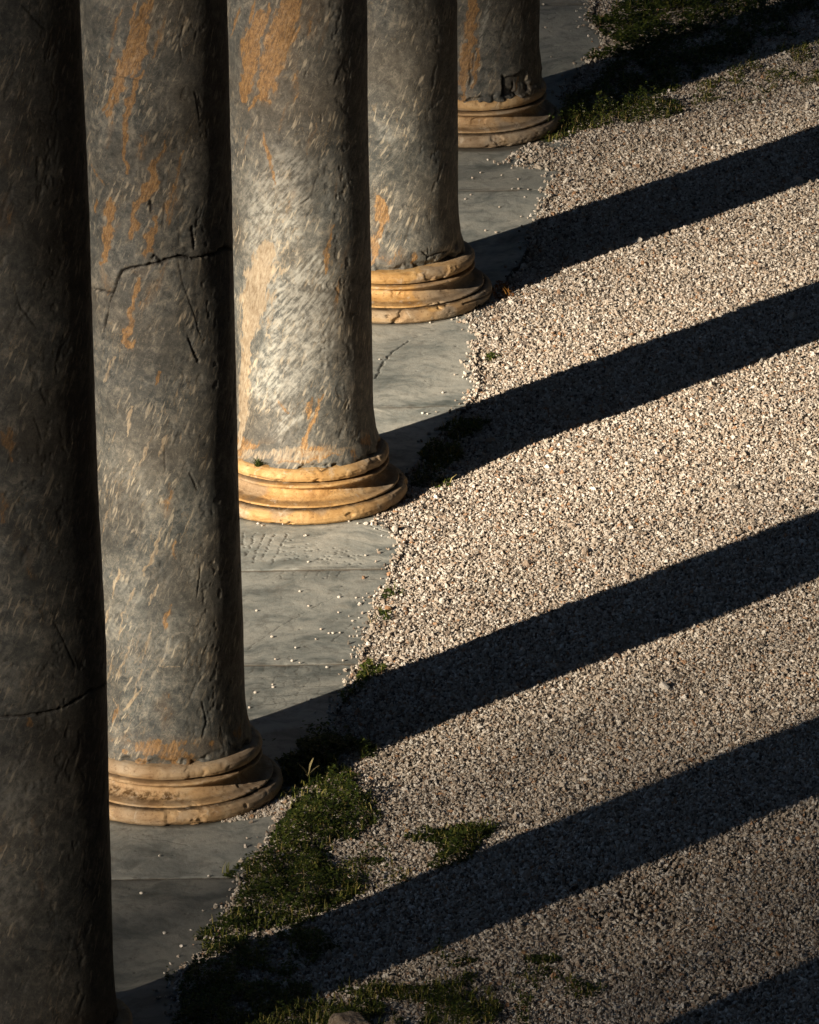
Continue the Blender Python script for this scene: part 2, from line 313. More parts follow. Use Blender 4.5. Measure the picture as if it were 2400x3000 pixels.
# strokes: (attribute, points in photo px, width px, strength)
STROKE = {
 1: [('ochre', S3([(25, 370), (50, 490)]), 20, .8), ('ochre', S3([(100, 860), (150, 1000)]), 14, .5), ('ochre', S3([(0, 640), (20, 760)]), 14, .6), ('ochre', S3([(80, 780), (60, 860)]), 14, .4),
     ('ochre', S5([(110, 150), (130, 190)]), 16, .7), ('ochre', S5([(150, 560), (145, 640)]), 12, .5), ('ochre', S5([(150, 800), (175, 900)]), 12, .5), ('ochre', S1([(10, 600), (30, 720)]), 24, .4), ('ochre', S1([(15, 850), (20, 980)]), 30, .5),
     ('pale', S5([(30, 820), (60, 1000)]), 60, .4), ('pale', S5([(40, 380), (100, 560)]), 60, .35), ('pale', S3([(20, 1380), (60, 1430)]), 50, .3)],
 2: [('cream', S3([(x, y), (x - 22, y + 55), (x - 38, y + 120)]), w_, st) for x, y, w_, st in ((470, 60, 7, .8), (520, 200, 6, .7), (760, 200, 6, .7), (480, 380, 6, .7), (560, 520, 7, .8), (790, 330, 5, .6), (620, 640, 6, .6), (460, 700, 8, .8), (580, 860, 6, .7), (500, 960, 8, .9), (740, 760, 6, .6), (770, 900, 5, .6), (560, 1040, 7, .8), (460, 1120, 7, .9), (640, 1220, 6, .8), (700, 1300, 6, .7), (540, 1290, 7, .9), (760, 1080, 5, .6), (480, 1330, 7, .8), (600, 1380, 6, .8))] + [
     ('cream', S3([(650, 1340), (680, 1370), (760, 1365)]), 4, .9), ('cream', S5([(600, 20), (560, 70), (520, 120)]), 6, .9), ('cream', S5([(470, 60), (500, 130)]), 7, .8), ('ochre', S1([(500, 40), (480, 140), (440, 260)]), 8, .6), ('ochre', S1([(700, 60), (670, 160), (650, 240)]), 9, .6), ('ochre', S1([(780, 640), (750, 760), (700, 900)]), 8, .7), ('ochre', S1([(560, 20), (555, 110), (520, 260), (430, 470)]), 9, 1), ('ochre', S1([(700, 1110), (660, 1210), (600, 1300)]), 16, .5), ('ochre', S1([(480, 480), (440, 620)]), 10, .5), ('ochre', S1([(380, 700), (430, 770)]), 10, .7), ('ochre', S1([(620, 0), (585, 120), (530, 280), (455, 480)]), 30, 1), ('ochre', S1([(625, 30), (600, 200), (560, 330)]), 16, .8), ('ochre', S1([(600, 300), (545, 430), (522, 600), (530, 740)]), 12, 1),
     ('ochre', S1([(650, 680), (640, 770), (570, 860), (550, 1000)]), 20, 1), ('ochre', S1([(655, 930), (620, 1080)]), 17, .9), ('ochre', S1([(455, 840), (450, 960), (425, 1110)]), 24, 1),
     ('ochre', S1([(745, 790), (700, 960)]), 26, .6), ('ochre', S1([(590, 1180), (545, 1330), (525, 1430)]), 13, 1), ('ochre', S1([(395, 840), (395, 900)]), 9, .9), ('ochre', S1([(700, 600), (650, 720)]), 10, .7), ('ochre', S1([(600, 560), (590, 660)]), 16, .6),
     ('ochre', S1([(420, 1130), (450, 1230)]), 26, .5), ('cream', S1([(545, 1140), (590, 1160), (640, 1125)]), 16, .35),
     ('cream', S3([(545, 270), (530, 400)]), 9, .9), ('cream', S3([(630, 400), (590, 520)]), 8, .8), ('cream', S3([(705, 400), (672, 490)]), 9, .8), ('cream', S3([(682, 790), (640, 900), (605, 985)]), 10, .9),
     ('cream', S3([(668, 1010), (620, 1120)]), 8, .8), ('ochre', S3([(715, 1120), (690, 1220)]), 10, .7), ('cream', S3([(520, 1150), (500, 1260)]), 10, .9), ('ochre', S3([(675, 130), (655, 195)]), 7, .9), ('ochre', S3([(728, 610), (695, 740)]), 14, .6), ('ochre', S3([(745, 850), (735, 920)]), 10, .7),
     ('ochre', S3([(560, 0), (525, 20)]), 15, .9), ('cream', S3([(600, 1200), (560, 1330)]), 7, .7), ('cream', S3([(560, 1100), (520, 1200)]), 5, .6), ('cream', S3([(480, 560), (440, 660)]), 9, .5),('cream', S3([(500, 900), (450, 1010)]), 9, .6),
     ('ochre', S5([(490, 90), (480, 170)]), 10, .8), ('ochre', S5([(660, 240), (650, 300)]), 13, .9), ('ochre', S5([(690, 60), (700, 180)]), 34, .45), ('pale', S3([(470, 560), (640, 680)]), 70, .28), ('pale', S3([(440, 1250), (700, 1300)]), 70, .25), ('pale', S3([(560, 1000), (480, 1150)]), 50, .25),
     ('ochre', S5([(470, 230), (780, 260), (920, 250)]), 26, .42)],
 3: [('ochre', S1([(x, y), (x - 18, y + 60), (x - 40, y + 130)]), w_, st) for x, y, w_, st in ((1010, 30, 7, .8), (1140, 10, 8, .9), (1330, 40, 9, .6), (1380, 90, 8, .5), (1210, 430, 6, .5), (1060, 520, 6, .5), (1330, 520, 6, .5), (1480, 1000, 7, .5), (1240, 800, 6, .45), (1450, 700, 6, .4))] + [('ochre', S1([(1240, -20), (1195, 110), (1150, 240), (1110, 400)]), 48, 1), ('ochre', S1([(1095, 70), (1050, 230), (1025, 410)]), 34, 1), ('ochre', S1([(1270, 110), (1170, 260), (1090, 400), (1045, 470)]), 8, .9),
     ('ochre', S1([(1320, 0), (1300, 150)]), 46, .4), ('ochre', S1([(1100, 555), (1135, 650), (1155, 770)]), 8, .8), ('ochre', S1([(1065, 0), (1050, 100)]), 7, .9), ('ochre', S1([(1250, 290), (1240, 420)]), 10, .6), ('ochre', S1([(1400, 950), (1375, 1090), (1370, 1160)]), 11, .8), ('ochre', S1([(1440, 1180), (1420, 1300)]), 8, .6),
     ('cream', S1([(1120, 1060), (1060, 1250), (1030, 1440)]), 66, 1.15), ('cream', S1([(1215, 1010), (1160, 1180), (1130, 1430)]), 18, .7), ('cream', S3([(1035, -10), (1020, 200), (1018, 430)]), 34, 1.2), ('cream', S1([(1005, 1250), (1005, 1440)]), 16, .7),
     ('pale', S3([(1320, 0), (1230, 90), (1130, 200)]), 80, 1.15), ('pale', S1([(1310, 1180), (1200, 1390)]), 105, 1.05), ('pale', S1([(1200, 700), (1150, 900), (1100, 1050)]), 90, .75), ('pale', S1([(1400, 700), (1430, 900)]), 50, .3), ('pale', S3([(1150, 260), (1220, 320), (1170, 390)]), 26, .9),
     ('ochre', S3([(1310, 240), (1295, 330)]), 10, .8), ('ochre', S3([(1355, 240), (1295, 400), (1268, 470)]), 11, .9), ('ochre', S3([(1160, 250), (1210, 300)]), 9, .7),
     ('cream', S3([(1015, 470), (1150, 478), (1330, 470), (1480, 440)]), 26, .8), ('ochre', S3([(1180, 498), (1300, 492), (1420, 470)]), 9, .9)],
 4: [('ochre', S1([(1590, 830), (1612, 920), (1598, 1000)]), 22, 1), ('ochre', S1([(1580, 1010), (1572, 1110)]), 16, .9), ('ochre', S(((450, 440), (400, 540), (330, 560)), .29, 1050, 600), 22, .5), ('ochre', S([(200, 520), (400, 560)], .29, 1050, 600), 14, .5),
     ('ochre', S([(570, 480), (560, 600)], .29, 1050, 600), 9, .8), ('pale', S1([(1600, 520), (1650, 600)]), 14, .6), ('cream', S([(170, 250), (160, 600)], .29, 1050, 600), 14, .6)],
 5: [('ochre', ST([(310, -40), (270, 300), (230, 600), (200, 980)]), 20, 1), ('ochre', ST([(340, 500), (320, 860)]), 12, .9), ('cream', ST([(180, 100), (185, 600)]), 8, .7), ('pale', ST([(470, -20), (395, 280), (355, 500)]), 5, 1), ('cream', ST([(410, 0), (350, 200), (350, 480)]), 4, .8),
     ('ochre', ST([(560, 460), (550, 620)]), 7, .4), ('ochre', ST([(750, 780), (735, 900)]), 6, .8), ('ochre', ST([(640, 560), (700, 480), (740, 400)]), 6, .3)],
}
CRACK = {   # (points, width px, depth m)
 1: [(S5([(-60, 142), (0, 145), (60, 143), (110, 138), (200, 124), (262, 108), (300, 84), (345, 60), (372, 36), (430, 12), (470, -20)]), 4.5, .012), (S3([(150, 320), (180, 420)]), 2, .003), (S1([(60, 1200), (90, 1300), (160, 1390)]), 3, .004),
     (S3([(230, 1180), (290, 1300), (320, 1370)]), 2.2, .003), (S1([(100, 30), (210, 130)]), 2.2, .003), (S5([(80, 1120), (200, 1135), (330, 1125)]), 2, .002)],
 2: [(S1([(1000, 1040), (958, 1047), (925, 1072), (870, 1084), (820, 1090), (750, 1086), (700, 1100), (680, 1108), (630, 1116), (560, 1132), (510, 1145), (492, 1180), (480, 1215), (465, 1250), (448, 1320), (430, 1390), (424, 1435)]), 6, .015),
     (S1([(465, 1243), (432, 1228), (385, 1218)]), 5, .01), (S1([(758, 1100), (770, 1190), (800, 1270), (830, 1350), (855, 1430)]), 1.8, .003), (S1([(815, 960), (830, 1050)]), 5, .006), (S1([(700, 860), (680, 960)]), 2, .003), (S1([(630, 850), (636, 900)]), 7, .005),
     (S3([(800, 0), (840, 90)]), 5, .006), (S3([(805, 560), (835, 630)]), 4, .005), (S3([(850, 960), (835, 1080)]), 3, .004), (S3([(695, 440), (695, 560)]), 2, .003), (S5([(850, 80), (870, 160), (850, 230)]), 4, .005), (S1([(780, 110), (760, 180), (775, 250)]), 3, .004), (S1([(820, 380), (845, 500)]), 2.4, .003),
     (S1([(640, 1095), (650, 1080), (690, 1120)]), 5, .008), (S1([(420, 300), (640, 350)]), 1.6, .001)],
 3: [(S1([(1350, 480), (1355, 520)]), 3, .004), (S1([(1270, 860), (1300, 840)]), 4, .005), (S1([(1345, 730), (1310, 830)]), 1.6, .002), (S3([(1010, 480), (1030, 440), (1060, 300)]), 2.2, .003), (S1([(1290, 300), (1280, 330)]), 3, .004)],
 4: [(S([(640, 470), (700, 520), (720, 640)], .29, 1050, 600), 2.5, .008), (S([(700, 540), (820, 490), (900, 480)], .29, 1050, 600), 3, .01), (S([(700, 430), (720, 540)], .29, 1050, 600), 2, .004)],
 5: [(ST([(600, 770), (605, 860), (590, 940)]), 5, .012), (ST([(610, 775), (700, 765), (800, 710)]), 4, .01), (ST([(700, 830), (690, 920)]), 5, .014), (ST([(260, 640), (275, 780), (265, 850)]), 3, .008), (ST([(360, 480), (300, 560), (290, 700)]), 2, .006)],
}
# measured right edges of the shafts: (y px, x correction px)
EDGE = {1: [(25, -7.0), (525, -2.6), (1025, .5), (1525, 2.2), (2025, 7.2), (2525, 1.3), (2875, -1.4)], 2: [(25, 3.2), (525, 2.5), (1025, -.3), (1525, -3.6), (1975, -1.5)],
        3: [(25, 8.5), (625, 2.7), (1175, -2.2)], 4: [(25, 3.3), (325, -.9), (625, -5.7)], 5: [(25, 3.3), (155, -.1)]}
VIS = {0: 0.8, 1: 4.6, 2: 3.7, 3: 2.45, 4: 1.6, 5: .95, 6: .8}
HB = .74 * RC          # top of the base
COL_TOP = 5.4
LABEL = {0: 'grey marble column nearest the viewer, mostly outside the bottom left corner', 1: 'dimmed grey marble column filling the left edge with a thin crack low down',
         2: 'second column from the left, grey marble with a wide jagged crack and orange veins', 3: 'brightest central column, grey marble with pale scratched patch and cream stripe',
         4: 'fourth column from the left, smooth grey marble on an orange base beside the gravel', 5: 'farthest visible column at the top centre, chipped at the foot with a brown stripe', 6: 'grey marble column standing beyond the farthest visible one'}
def shaft_mesh(i):
    NTH = 440 if 1 <= i <= 5 else 160
    dz = .005 if 1 <= i <= 5 else .02
    hs = np.concatenate([np.arange(HB - .012, VIS[i], dz), np.arange(VIS[i], COL_TOP, .06), [COL_TOP]])
    th = np.linspace(-PI, PI, NTH, endpoint=False) + PI / NTH
    H, T = np.meshgrid(hs, th, indexing='ij'); H = H.ravel(); T = T.ravel()
    R = RC * np.ones_like(H) - .0054 * np.maximum(H - .2, 0)
    if i in EDGE:
        cx, cy = COLS[i]; d = math.hypot(cx, cy); yy = []; cc = []
        for y, dx in EDGE[i]:
            hit = cyl_hit(i, cx / cy * FPX + CX, y); yy.append(float(hit[1])); cc.append(dx * d / FPX)
        o = np.argsort(yy); R += np.interp(H, np.array(yy)[o], np.array(cc)[o])
    hb = H - HB                                    # flared foot of the shaft
    R += (.018 * smooth(1 - hb / .085) * (hb < .085) + .012 * smooth(1 - (hb - .04) / .16)) * (.4 if i == 1 else 1)
    u = T * RC; X = np.cos(T) * RC; Y = np.sin(T) * RC
    disp = (fbm(X * 2.2, Y * 2.2, H * 1.1, 3, 11 + i) - .5) * .012 + (fbm(X * 3, Y * 3, H * 3.2, 2, 19 + i) - .5) * .030 * smooth((abs(T - .2) - .9) / .5 * -1 + 1) * smooth((H - .3) / .3)
    disp += (fbm(X * 18, Y * 18, H * 14, 4, 21 + i, .65) - .5) * .0040
    a = math.radians(24); us = u * math.cos(a) - H * math.sin(a); hs2 = u * math.sin(a) + H * math.cos(a)
    n = fbm(us * 17 + 5 * i, hs2 * 4.5, None, 4, 31 + i); disp -= .0022 * smooth((n - .735) / .04)
    n = fbm(X * 30, Y * 30, H * 22, 3, 41 + i); disp -= .0022 * smooth((n - .66) / .05) * (.4 + 1.2 * fbm(X * 3, Y * 3, H * 2, 2, 45 + i))
    # ragged foot with chips
    foot = smooth(1 - hb / .045); n = fbm(u * 16, hb * 20, None, 4, 51 + i)
    disp -= foot * .020 * smooth((n - .5) / .14)
    if i in (4, 5):
        n = fbm(u * 7 + 3, hb * 7, None, 4, 61 + i); disp -= (.030 if i == 4 else .018) * smooth((n - .50) / .07) * smooth(1 - hb / .10) * smooth((T - .0) / .3 + .2)
    P = np.c_[u, H]; at = {k: np.zeros(len(u)) for k in ('ochre', 'cream', 'pale', 'crack', 'light', 'tone')}; at['tone'][:] = {1: .62, 2: 1.05, 3: 1.05, 4: 1.1, 5: 1.0}.get(i, .8)  # light falloff at the left edge is put into the first shaft's tone
    sc = math.hypot(*COLS[i]) / FPX
    wob = (fbm(u * 24, H * 24, None, 4, 71 + i) - .5) * .05; wob2 = (fbm(u * 24 + 9, H * 24, None, 4, 81 + i) - .5) * .05
    for kind, pts, wd, st in STROKE.get(i, []):
        pl = np.array([cyl_hit(i, x, y) for x, y in pts])
        wm = wd * sc
        lo = pl.min(0) - wm * 3 - .05; hi = pl.max(0) + wm * 3 + .05
        q = np.where((P > lo).all(1) & (P < hi).all(1))[0]
        if not len(q): continue
        k = min(1.0, wm / .02)
        dd, t = seg_dist(P[q] + np.c_[wob[q], wob2[q]] * k * 1.2, pl)
        wl = wm * (.45 + .65 * np.sin(PI * np.clip(t, .06, .94))) * (.7 + .8 * fbm(u[q] * 30, H[q] * 12, None, 3, 91 + i))
        at[kind][q] = np.maximum(at[kind][q], st * smooth(1.25 - dd / wl * (.9 if kind != 'pale' else .7)))
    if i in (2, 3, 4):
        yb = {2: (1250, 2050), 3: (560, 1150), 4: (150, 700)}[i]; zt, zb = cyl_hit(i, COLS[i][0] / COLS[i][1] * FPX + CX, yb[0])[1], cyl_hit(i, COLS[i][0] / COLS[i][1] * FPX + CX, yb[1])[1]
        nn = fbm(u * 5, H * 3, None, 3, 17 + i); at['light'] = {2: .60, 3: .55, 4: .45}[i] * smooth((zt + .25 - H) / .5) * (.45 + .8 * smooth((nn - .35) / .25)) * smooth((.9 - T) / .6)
    for pts, wd, dep in CRACK.get(i, []):
        pl = np.array([cyl_hit(i, x, y) for x, y in pts]); wm = max(wd * sc * .55, .0022)
        lo = pl.min(0) - .08; hi = pl.max(0) + .08; q = np.where((P > lo).all(1) & (P < hi).all(1))[0]
        dd, t = seg_dist(P[q] + np.c_[wob[q], wob2[q]] * .22, pl)
        wv = (.35 + 1.5 * fbm(t * 34 + wd, t * 0 + i, None, 3, 77)); wm = np.maximum(wm * wv, .0016); lip = smooth(1 - dd / (wm * 3.2)) * smooth((fbm(u[q] * 40, H[q] * 40, None, 3, 88) - .5) / .1) * (wd > 4); disp[q] -= lip * .005
        kk = smooth(1 - (dd - wm * .5) / wm) * (.55 + .45 * smooth(np.minimum(t, 1 - t) * 12 + .2))
        disp[q] -= dep * kk; at['crack'][q] = np.maximum(at['crack'][q], kk * (1 if wd > 4 else .6))
    if i == 2:    # spalled flake under the big crack
        pl = np.array([cyl_hit(i, x, y) for x, y in S1([(540, 1138), (600, 1130), (660, 1112), (600, 1183), (575, 1170)])])
        ins = in_poly(P + np.c_[wob, wob2] * .15, pl); disp[ins] -= .010; at['cream'][ins] = .28; at['ochre'][ins] = .35
    if i == 5:
        pl = np.array([cyl_hit(i, x, y) for x, y in ST([(595, 775), (700, 770), (830, 700), (835, 900), (740, 960), (560, 960)])])
        ins = in_poly(P + np.c_[wob, wob2] * .3, pl); disp[ins] -= .014
    at['ochre'] = np.maximum(at['ochre'], .75 * smooth(1 - (hb - .07) / .08) * smooth((fbm(u * 12, H * 16, None, 4, 15 + i) - .5) / .1) * (1 if i in (2, 3) else .4))
    Rr = R + disp
    V = np.c_[Rr * np.sin(T), -Rr * np.cos(T), H]
    n = len(hs); F = grid_faces(NTH, n, True)
    V = np.vstack([V, [[0, 0, COL_TOP], [0, 0, HB - .012]]])
    attrs = {k: ('FLOAT', np.append(v, [0, 0])) for k, v in at.items()}
    attrs['suv'] = ('FLOAT_VECTOR', np.vstack([np.c_[u + 5.3 * i, H + 2.1 * i, 0 * u], [[0, 0, 0], [0, 0, 0]]]))
    top = len(V) - 2; last = (n - 1) * NTH
    k = np.arange(NTH); F = np.vstack([F, np.c_[last + k, last + (k + 1) % NTH, np.full(NTH, top), np.full(NTH, top)]]) if False else F
    return mesh_np('shaft', V, F, M['shaft'], attrs)
def lathe(i, prof, nm, seed, worn=0.0, lichen=None, greyk=0.0, chips=(), NTH=420, dz=.0035):
    """profile (r,h) in shaft radii -> ring mesh; resampled evenly"""
    p = np.array(prof, float) * RC; L = np.r_[0, np.cumsum(np.hypot(*np.diff(p, axis=0).T))]
    n = int(L[-1] / dz) + 2; s = np.linspace(0, L[-1], n); r = np.interp(s, L, p[:, 0]); h = np.interp(s, L, p[:, 1])
    for _ in range(1):
        r[1:-1] = (r[:-2] + 2 * r[1:-1] + r[2:]) / 4; h[1:-1] = (h[:-2] + 2 * h[1:-1] + h[2:]) / 4
    th = np.linspace(-PI, PI, NTH, endpoint=False) + .007
    Rr, T = np.meshgrid(r, th, indexing='ij'); Hh = np.repeat(h, NTH); Rr = Rr.ravel(); T = T.ravel()
    X = np.cos(T) * Rr; Y = np.sin(T) * Rr
    d = (fbm(X * 4, Y * 4, Hh * 4, 3, seed) - .5) * .0045 + (fbm(X * 24, Y * 24, Hh * 24, 4, seed + 3, .65) - .5) * .0045
    c = fbm(X * 9, Y * 9, Hh * 9 + seed, 4, seed + 7); d -= .007 * (1 + worn) * smooth((c - .66) / .04); c = fbm(X * 40, Y * 40, Hh * 40, 3, seed + 17); d -= .0022 * smooth((c - .62) / .05)
    u = T * 1.3 * RC; ck = np.zeros(len(u))
    dz_ = (fbm(np.cos(T) * 2.2, np.sin(T) * 2.2, None, 3, seed + 5) - .5) * .004
    for (pts, wd, dep) in chips:
        pl = np.array([cyl_hit(i, x, y, 1.22 * RC) for x, y in pts]) * [1.3 / 1.22, 1]
        dd, t = seg_dist(np.c_[u, Hh], pl); kk = smooth(1 - dd / wd); d -= dep * kk; ck = np.maximum(ck, kk * .8)
    hz = Hh / RC
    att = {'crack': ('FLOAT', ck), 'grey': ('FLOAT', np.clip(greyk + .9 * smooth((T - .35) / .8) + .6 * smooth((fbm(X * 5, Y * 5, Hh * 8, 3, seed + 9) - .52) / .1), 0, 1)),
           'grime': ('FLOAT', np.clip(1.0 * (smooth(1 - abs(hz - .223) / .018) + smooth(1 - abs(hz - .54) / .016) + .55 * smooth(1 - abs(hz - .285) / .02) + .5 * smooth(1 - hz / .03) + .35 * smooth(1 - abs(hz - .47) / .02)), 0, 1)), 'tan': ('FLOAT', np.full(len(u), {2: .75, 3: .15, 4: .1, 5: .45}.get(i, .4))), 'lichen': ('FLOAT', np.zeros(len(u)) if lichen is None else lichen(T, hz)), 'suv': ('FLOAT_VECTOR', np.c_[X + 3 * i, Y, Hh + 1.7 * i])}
    Rr = (Rr + d) * (.91 if i == 5 else 1)
    return mesh_np(nm, np.c_[Rr * np.sin(T), -Rr * np.cos(T), np.maximum(Hh + dz_ * (hz > .02), .0005)], grid_faces(NTH, n, True), M['base'], att)
LOW = [(1.33, .0), (1.40, .012), (1.445, .05), (1.4628, .11), (1.452, .165), (1.415, .203), (1.37, .218), (1.30, .222), (1.2, .222)]
SCO = [(1.22, .215), (1.27, .228), (1.335, .238), (1.345, .252), (1.335, .268), (1.27, .276), (1.19, .295), (1.12, .330), (1.075, .375), (1.065, .415), (1.085, .45), (1.14, .472), (1.185, .480), (1.200, .492), (1.202, .512), (1.190, .524), (1.14, .530), (1.06, .532)]
UP = [(1.04, .552), (1.12, .552), (1.175, .572), (1.2036, .625), (1.198, .67), (1.17, .71), (1.12, .735), (1.05, .742), (.9, .742)]
def li2(T, hz): return smooth((hz - .27) / .03) * smooth((.40 - hz) / .05) * smooth((.3 - T) / .3)
def li3(T, hz): return .5 * smooth((hz - .5) / .01) * smooth((.56 - hz) / .03) * smooth((.2 - T) / .4)
k3 = .3478
for i, (cx, cy) in enumerate(COLS):
    root = obj('column', None, loc=(cx, cy, 0), label=LABEL[i], cat='column', group='row of grey marble columns')
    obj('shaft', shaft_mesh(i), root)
    det = 1 <= i <= 5; kw = dict(NTH=420 if det else 120, dz=.0028 if det else .01)
    up = list(UP)
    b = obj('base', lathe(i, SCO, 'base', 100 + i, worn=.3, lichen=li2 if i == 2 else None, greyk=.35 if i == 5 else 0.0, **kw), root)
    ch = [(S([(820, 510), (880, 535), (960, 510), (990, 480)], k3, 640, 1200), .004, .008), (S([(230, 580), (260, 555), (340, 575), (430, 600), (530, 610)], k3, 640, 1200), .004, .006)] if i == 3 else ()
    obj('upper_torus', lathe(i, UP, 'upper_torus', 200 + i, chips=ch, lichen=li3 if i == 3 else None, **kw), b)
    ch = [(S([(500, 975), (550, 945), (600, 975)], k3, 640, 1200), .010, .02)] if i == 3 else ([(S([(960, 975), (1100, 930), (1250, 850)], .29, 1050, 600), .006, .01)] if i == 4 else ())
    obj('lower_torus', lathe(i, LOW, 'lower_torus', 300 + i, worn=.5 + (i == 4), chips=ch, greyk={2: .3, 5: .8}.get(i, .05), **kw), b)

# ------------------------------------------------------------ marble slabs: each a displaced sheet with a rounded edge and real thickness
def dk(p): return Gs(p, DK)
def row_left(y): return np.interp(y, [c[1] for c in COLS], [c[0] for c in COLS]) - 1.0
def slab(right_px, y0_px, y1_px, label, marks=(), pits=(), seed=0, chip=.010, tone=1.0):
    """right_px: right edge in display px from near to far; y0/y1: near and far joint (points on it)"""
    g = dk(right_px); o = np.argsort(g[:, 1]); g = g[o]
    y0 = float(g[0, 1]); y1 = float(g[-1, 1])
    gap = .0018
    st = .0055
    ys = np.arange(y0 + gap, y1 - gap, st); ys = np.append(ys, y1 - gap)
    xr = np.interp(ys, g[:, 1], g[:, 0]); xl = row_left(ys)
    xr = xr + (fbm(ys * 9, ys * 0 + seed, None, 4, seed) - .5) * .03 + (fbm(ys * 60, ys * 0 + seed, None, 3, seed + 2) - .5) * .006
    W = float((xr - xl).mean()); nx = int(W / st); u = np.linspace(0, 1, nx) ** .85
    X = xl[:, None] + (xr - xl)[:, None] * u[None]; Y = np.repeat(ys[:, None], nx, 1)
    e = np.minimum(np.minimum(Y - y0, y1 - Y), (xr[:, None] - X)) - gap
    z = (fbm(X.ravel() * 2, Y.ravel() * 2, None, 3, seed + 20) - .5).reshape(X.shape) * .006
    z += (fbm(X.ravel() * 22, Y.ravel() * 22, None, 3, seed + 30) - .5).reshape(X.shape) * .0022
    ed = fbm(X.ravel() * 25, Y.ravel() * 25, None, 3, seed + 40).reshape(X.shape)
    z -= .004 * smooth(1 - e / (.002 + chip * 1.6 * smooth((ed - .45) / .2)))
    dirt = np.zeros(X.size); P = np.c_[X.ravel(), Y.ravel()]; zf = z.ravel()
    wob = np.c_[fbm(P[:, 0] * 30, P[:, 1] * 30, None, 3, seed + 50), fbm(P[:, 0] * 30 + 9, P[:, 1] * 30, None, 3, seed + 51)] - .5
    for pts, wd, dep, dash in marks:
        pl = np.array(pts); lo = pl.min(0) - .06; hi = pl.max(0) + .06
        q = np.where((P > lo).all(1) & (P < hi).all(1))[0]
        if not len(q): continue
        dd, t = seg_dist(P[q] + wob[q] * .02, pl); wdv = wd * (.5 + 1.1 * fbm(t * 15, t * 0 + pl[0, 0] * 31, None, 2, seed + 8)); k = smooth(1.3 - dd / wdv)
        if dash: k *= smooth((fbm(t * 22, t * 0 + len(pts) + pl[0, 0] * 50, None, 2, seed + 5) - .32) / .1)
        zf[q] -= dep * k; dirt[q] = np.maximum(dirt[q], k * .55)
    for (x, y, rx, dep) in pits:
        q = np.where((abs(P[:, 0] - x) < .04) & (abs(P[:, 1] - y) < .08))[0]
        if not len(q): continue
        dd = np.hypot((P[q, 0] - x) / rx, (P[q, 1] - y) / (rx * 1.8)); k = smooth(1.2 - dd); zf[q] -= dep * k; dirt[q] = np.maximum(dirt[q], k * .7)
    n2 = fbm(P[:, 0] * 7, P[:, 1] * 7, None, 4, seed + 60)
    dirt = np.maximum(dirt, .95 * smooth(1.4 - e.ravel() / .005)); dirt = np.maximum(dirt, .75 * smooth(1 - e.ravel() / .012) * smooth((n2 - .36) / .12)); dirt = np.maximum(dirt, .5 * smooth(1 - e.ravel() / .05) * smooth((n2 - .45) / .1))
    # dust collecting round the column base
    for cx, cy in COLS:
        rr = np.hypot(P[:, 0] - cx, P[:, 1] - cy) - 1.36 * RC
        dirt = np.maximum(dirt, .8 * smooth(1 - rr / (.02 + .06 * n2)))
    top = np.c_[P, zf + .0]
    nvr = len(ys); F = grid_faces(nx, nvr)
    # skirt all round
    bi = np.concatenate([np.arange(nx), nx * np.arange(1, nvr) + nx - 1, (nvr - 1) * nx + np.arange(nx - 2, -1, -1), nx * np.arange(nvr - 2, 0, -1)])
    low = top[bi].copy(); low[:, 2] = -.10; n0 = len(top); nb = len(bi); k = np.arange(nb)
    F = np.vstack([F, np.c_[bi, n0 + k, n0 + (k + 1) % nb, bi[(k + 1) % nb]]])
    V = np.vstack([top, low]); dirt = np.concatenate([dirt, np.full(nb, 1.0)])
    suv = np.c_[V[:, 0] + 3.7 * seed, V[:, 1] * .55 + 1.3 * seed, V[:, 2] + 0 * V[:, 2]]
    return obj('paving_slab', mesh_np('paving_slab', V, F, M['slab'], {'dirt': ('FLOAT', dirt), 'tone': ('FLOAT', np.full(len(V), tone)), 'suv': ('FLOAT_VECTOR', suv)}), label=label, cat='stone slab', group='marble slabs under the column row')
def zz(o, k, pts): return G(o[0] + k * np.array(pts, float)[:, 0], o[1] + k * np.array(pts, float)[:, 1])
Z1 = (640, 1200)
pr = np.random.default_rng(3)
marksA = [(zz(Z1, k3, p), .0036, .0045, True) for p in ([(212, 1030), (205, 1110), (230, 1225)], [(318, 1040), (285, 1110), (255, 1190), (225, 1240)], [(398, 1050), (345, 1150), (318, 1210), (285, 1295)],
          [(482, 1055), (440, 1120), (405, 1190), (372, 1260)], [(578, 1050), (530, 1140), (490, 1220), (450, 1310)])]
marksA += [(zz(Z1, k3, [(1240, 965), (1330, 1000), (1450, 1040)]), .004, .004, False)]
pitsA = []
for k in range(70):
    u = pr.uniform(560, 1230); v = 1105 + pr.uniform(0, 1) * 60 + (u - 560) * .17 + pr.uniform(-60, 110)
    if v > 1315: continue
    g = zz(Z1, k3, [(u, v)])[0]; pitsA.append((g[0], g[1], pr.uniform(.0035, .007), .005))
marksB = [(zz(Z1, k3, [(x, 1356 + pr.uniform(-4, 8)), (x - 12, 1385), (x - 22, 1400 + pr.uniform(0, 30))]), .003, .0025, True) for x in (545, 645, 755, 850, 945, 1030)]
marksB += [(zz((0, 1000), Z5, [(1450, 1060), (1300, 1130), (1130, 1230), (1040, 1300)]), .003, .0025, True), (zz((0, 1000), Z5, [(1500, 1180), (1400, 1260)]), .004, .003, True)]
marksC = [(zz((0, 2000), Z5, [(x + pr.uniform(-9, 9), y0), (x + pr.uniform(-12, 6), y0 + 24), (x + pr.uniform(-14, 4), y0 + 24 + pr.uniform(4, 18))]), .0026, .0016, True) for x in range(1065, 1440, 47) for y0 in (-72, -22, 30, 66) if pr.random() < .75]
marksC += [(zz((0, 2000), Z5, [(1030, y), (1200, y - 6), (1420, y - 12)]), .003, .002, True) for y in (-60, -20, 25, 60, 95)]
Z2 = (1050, 600)
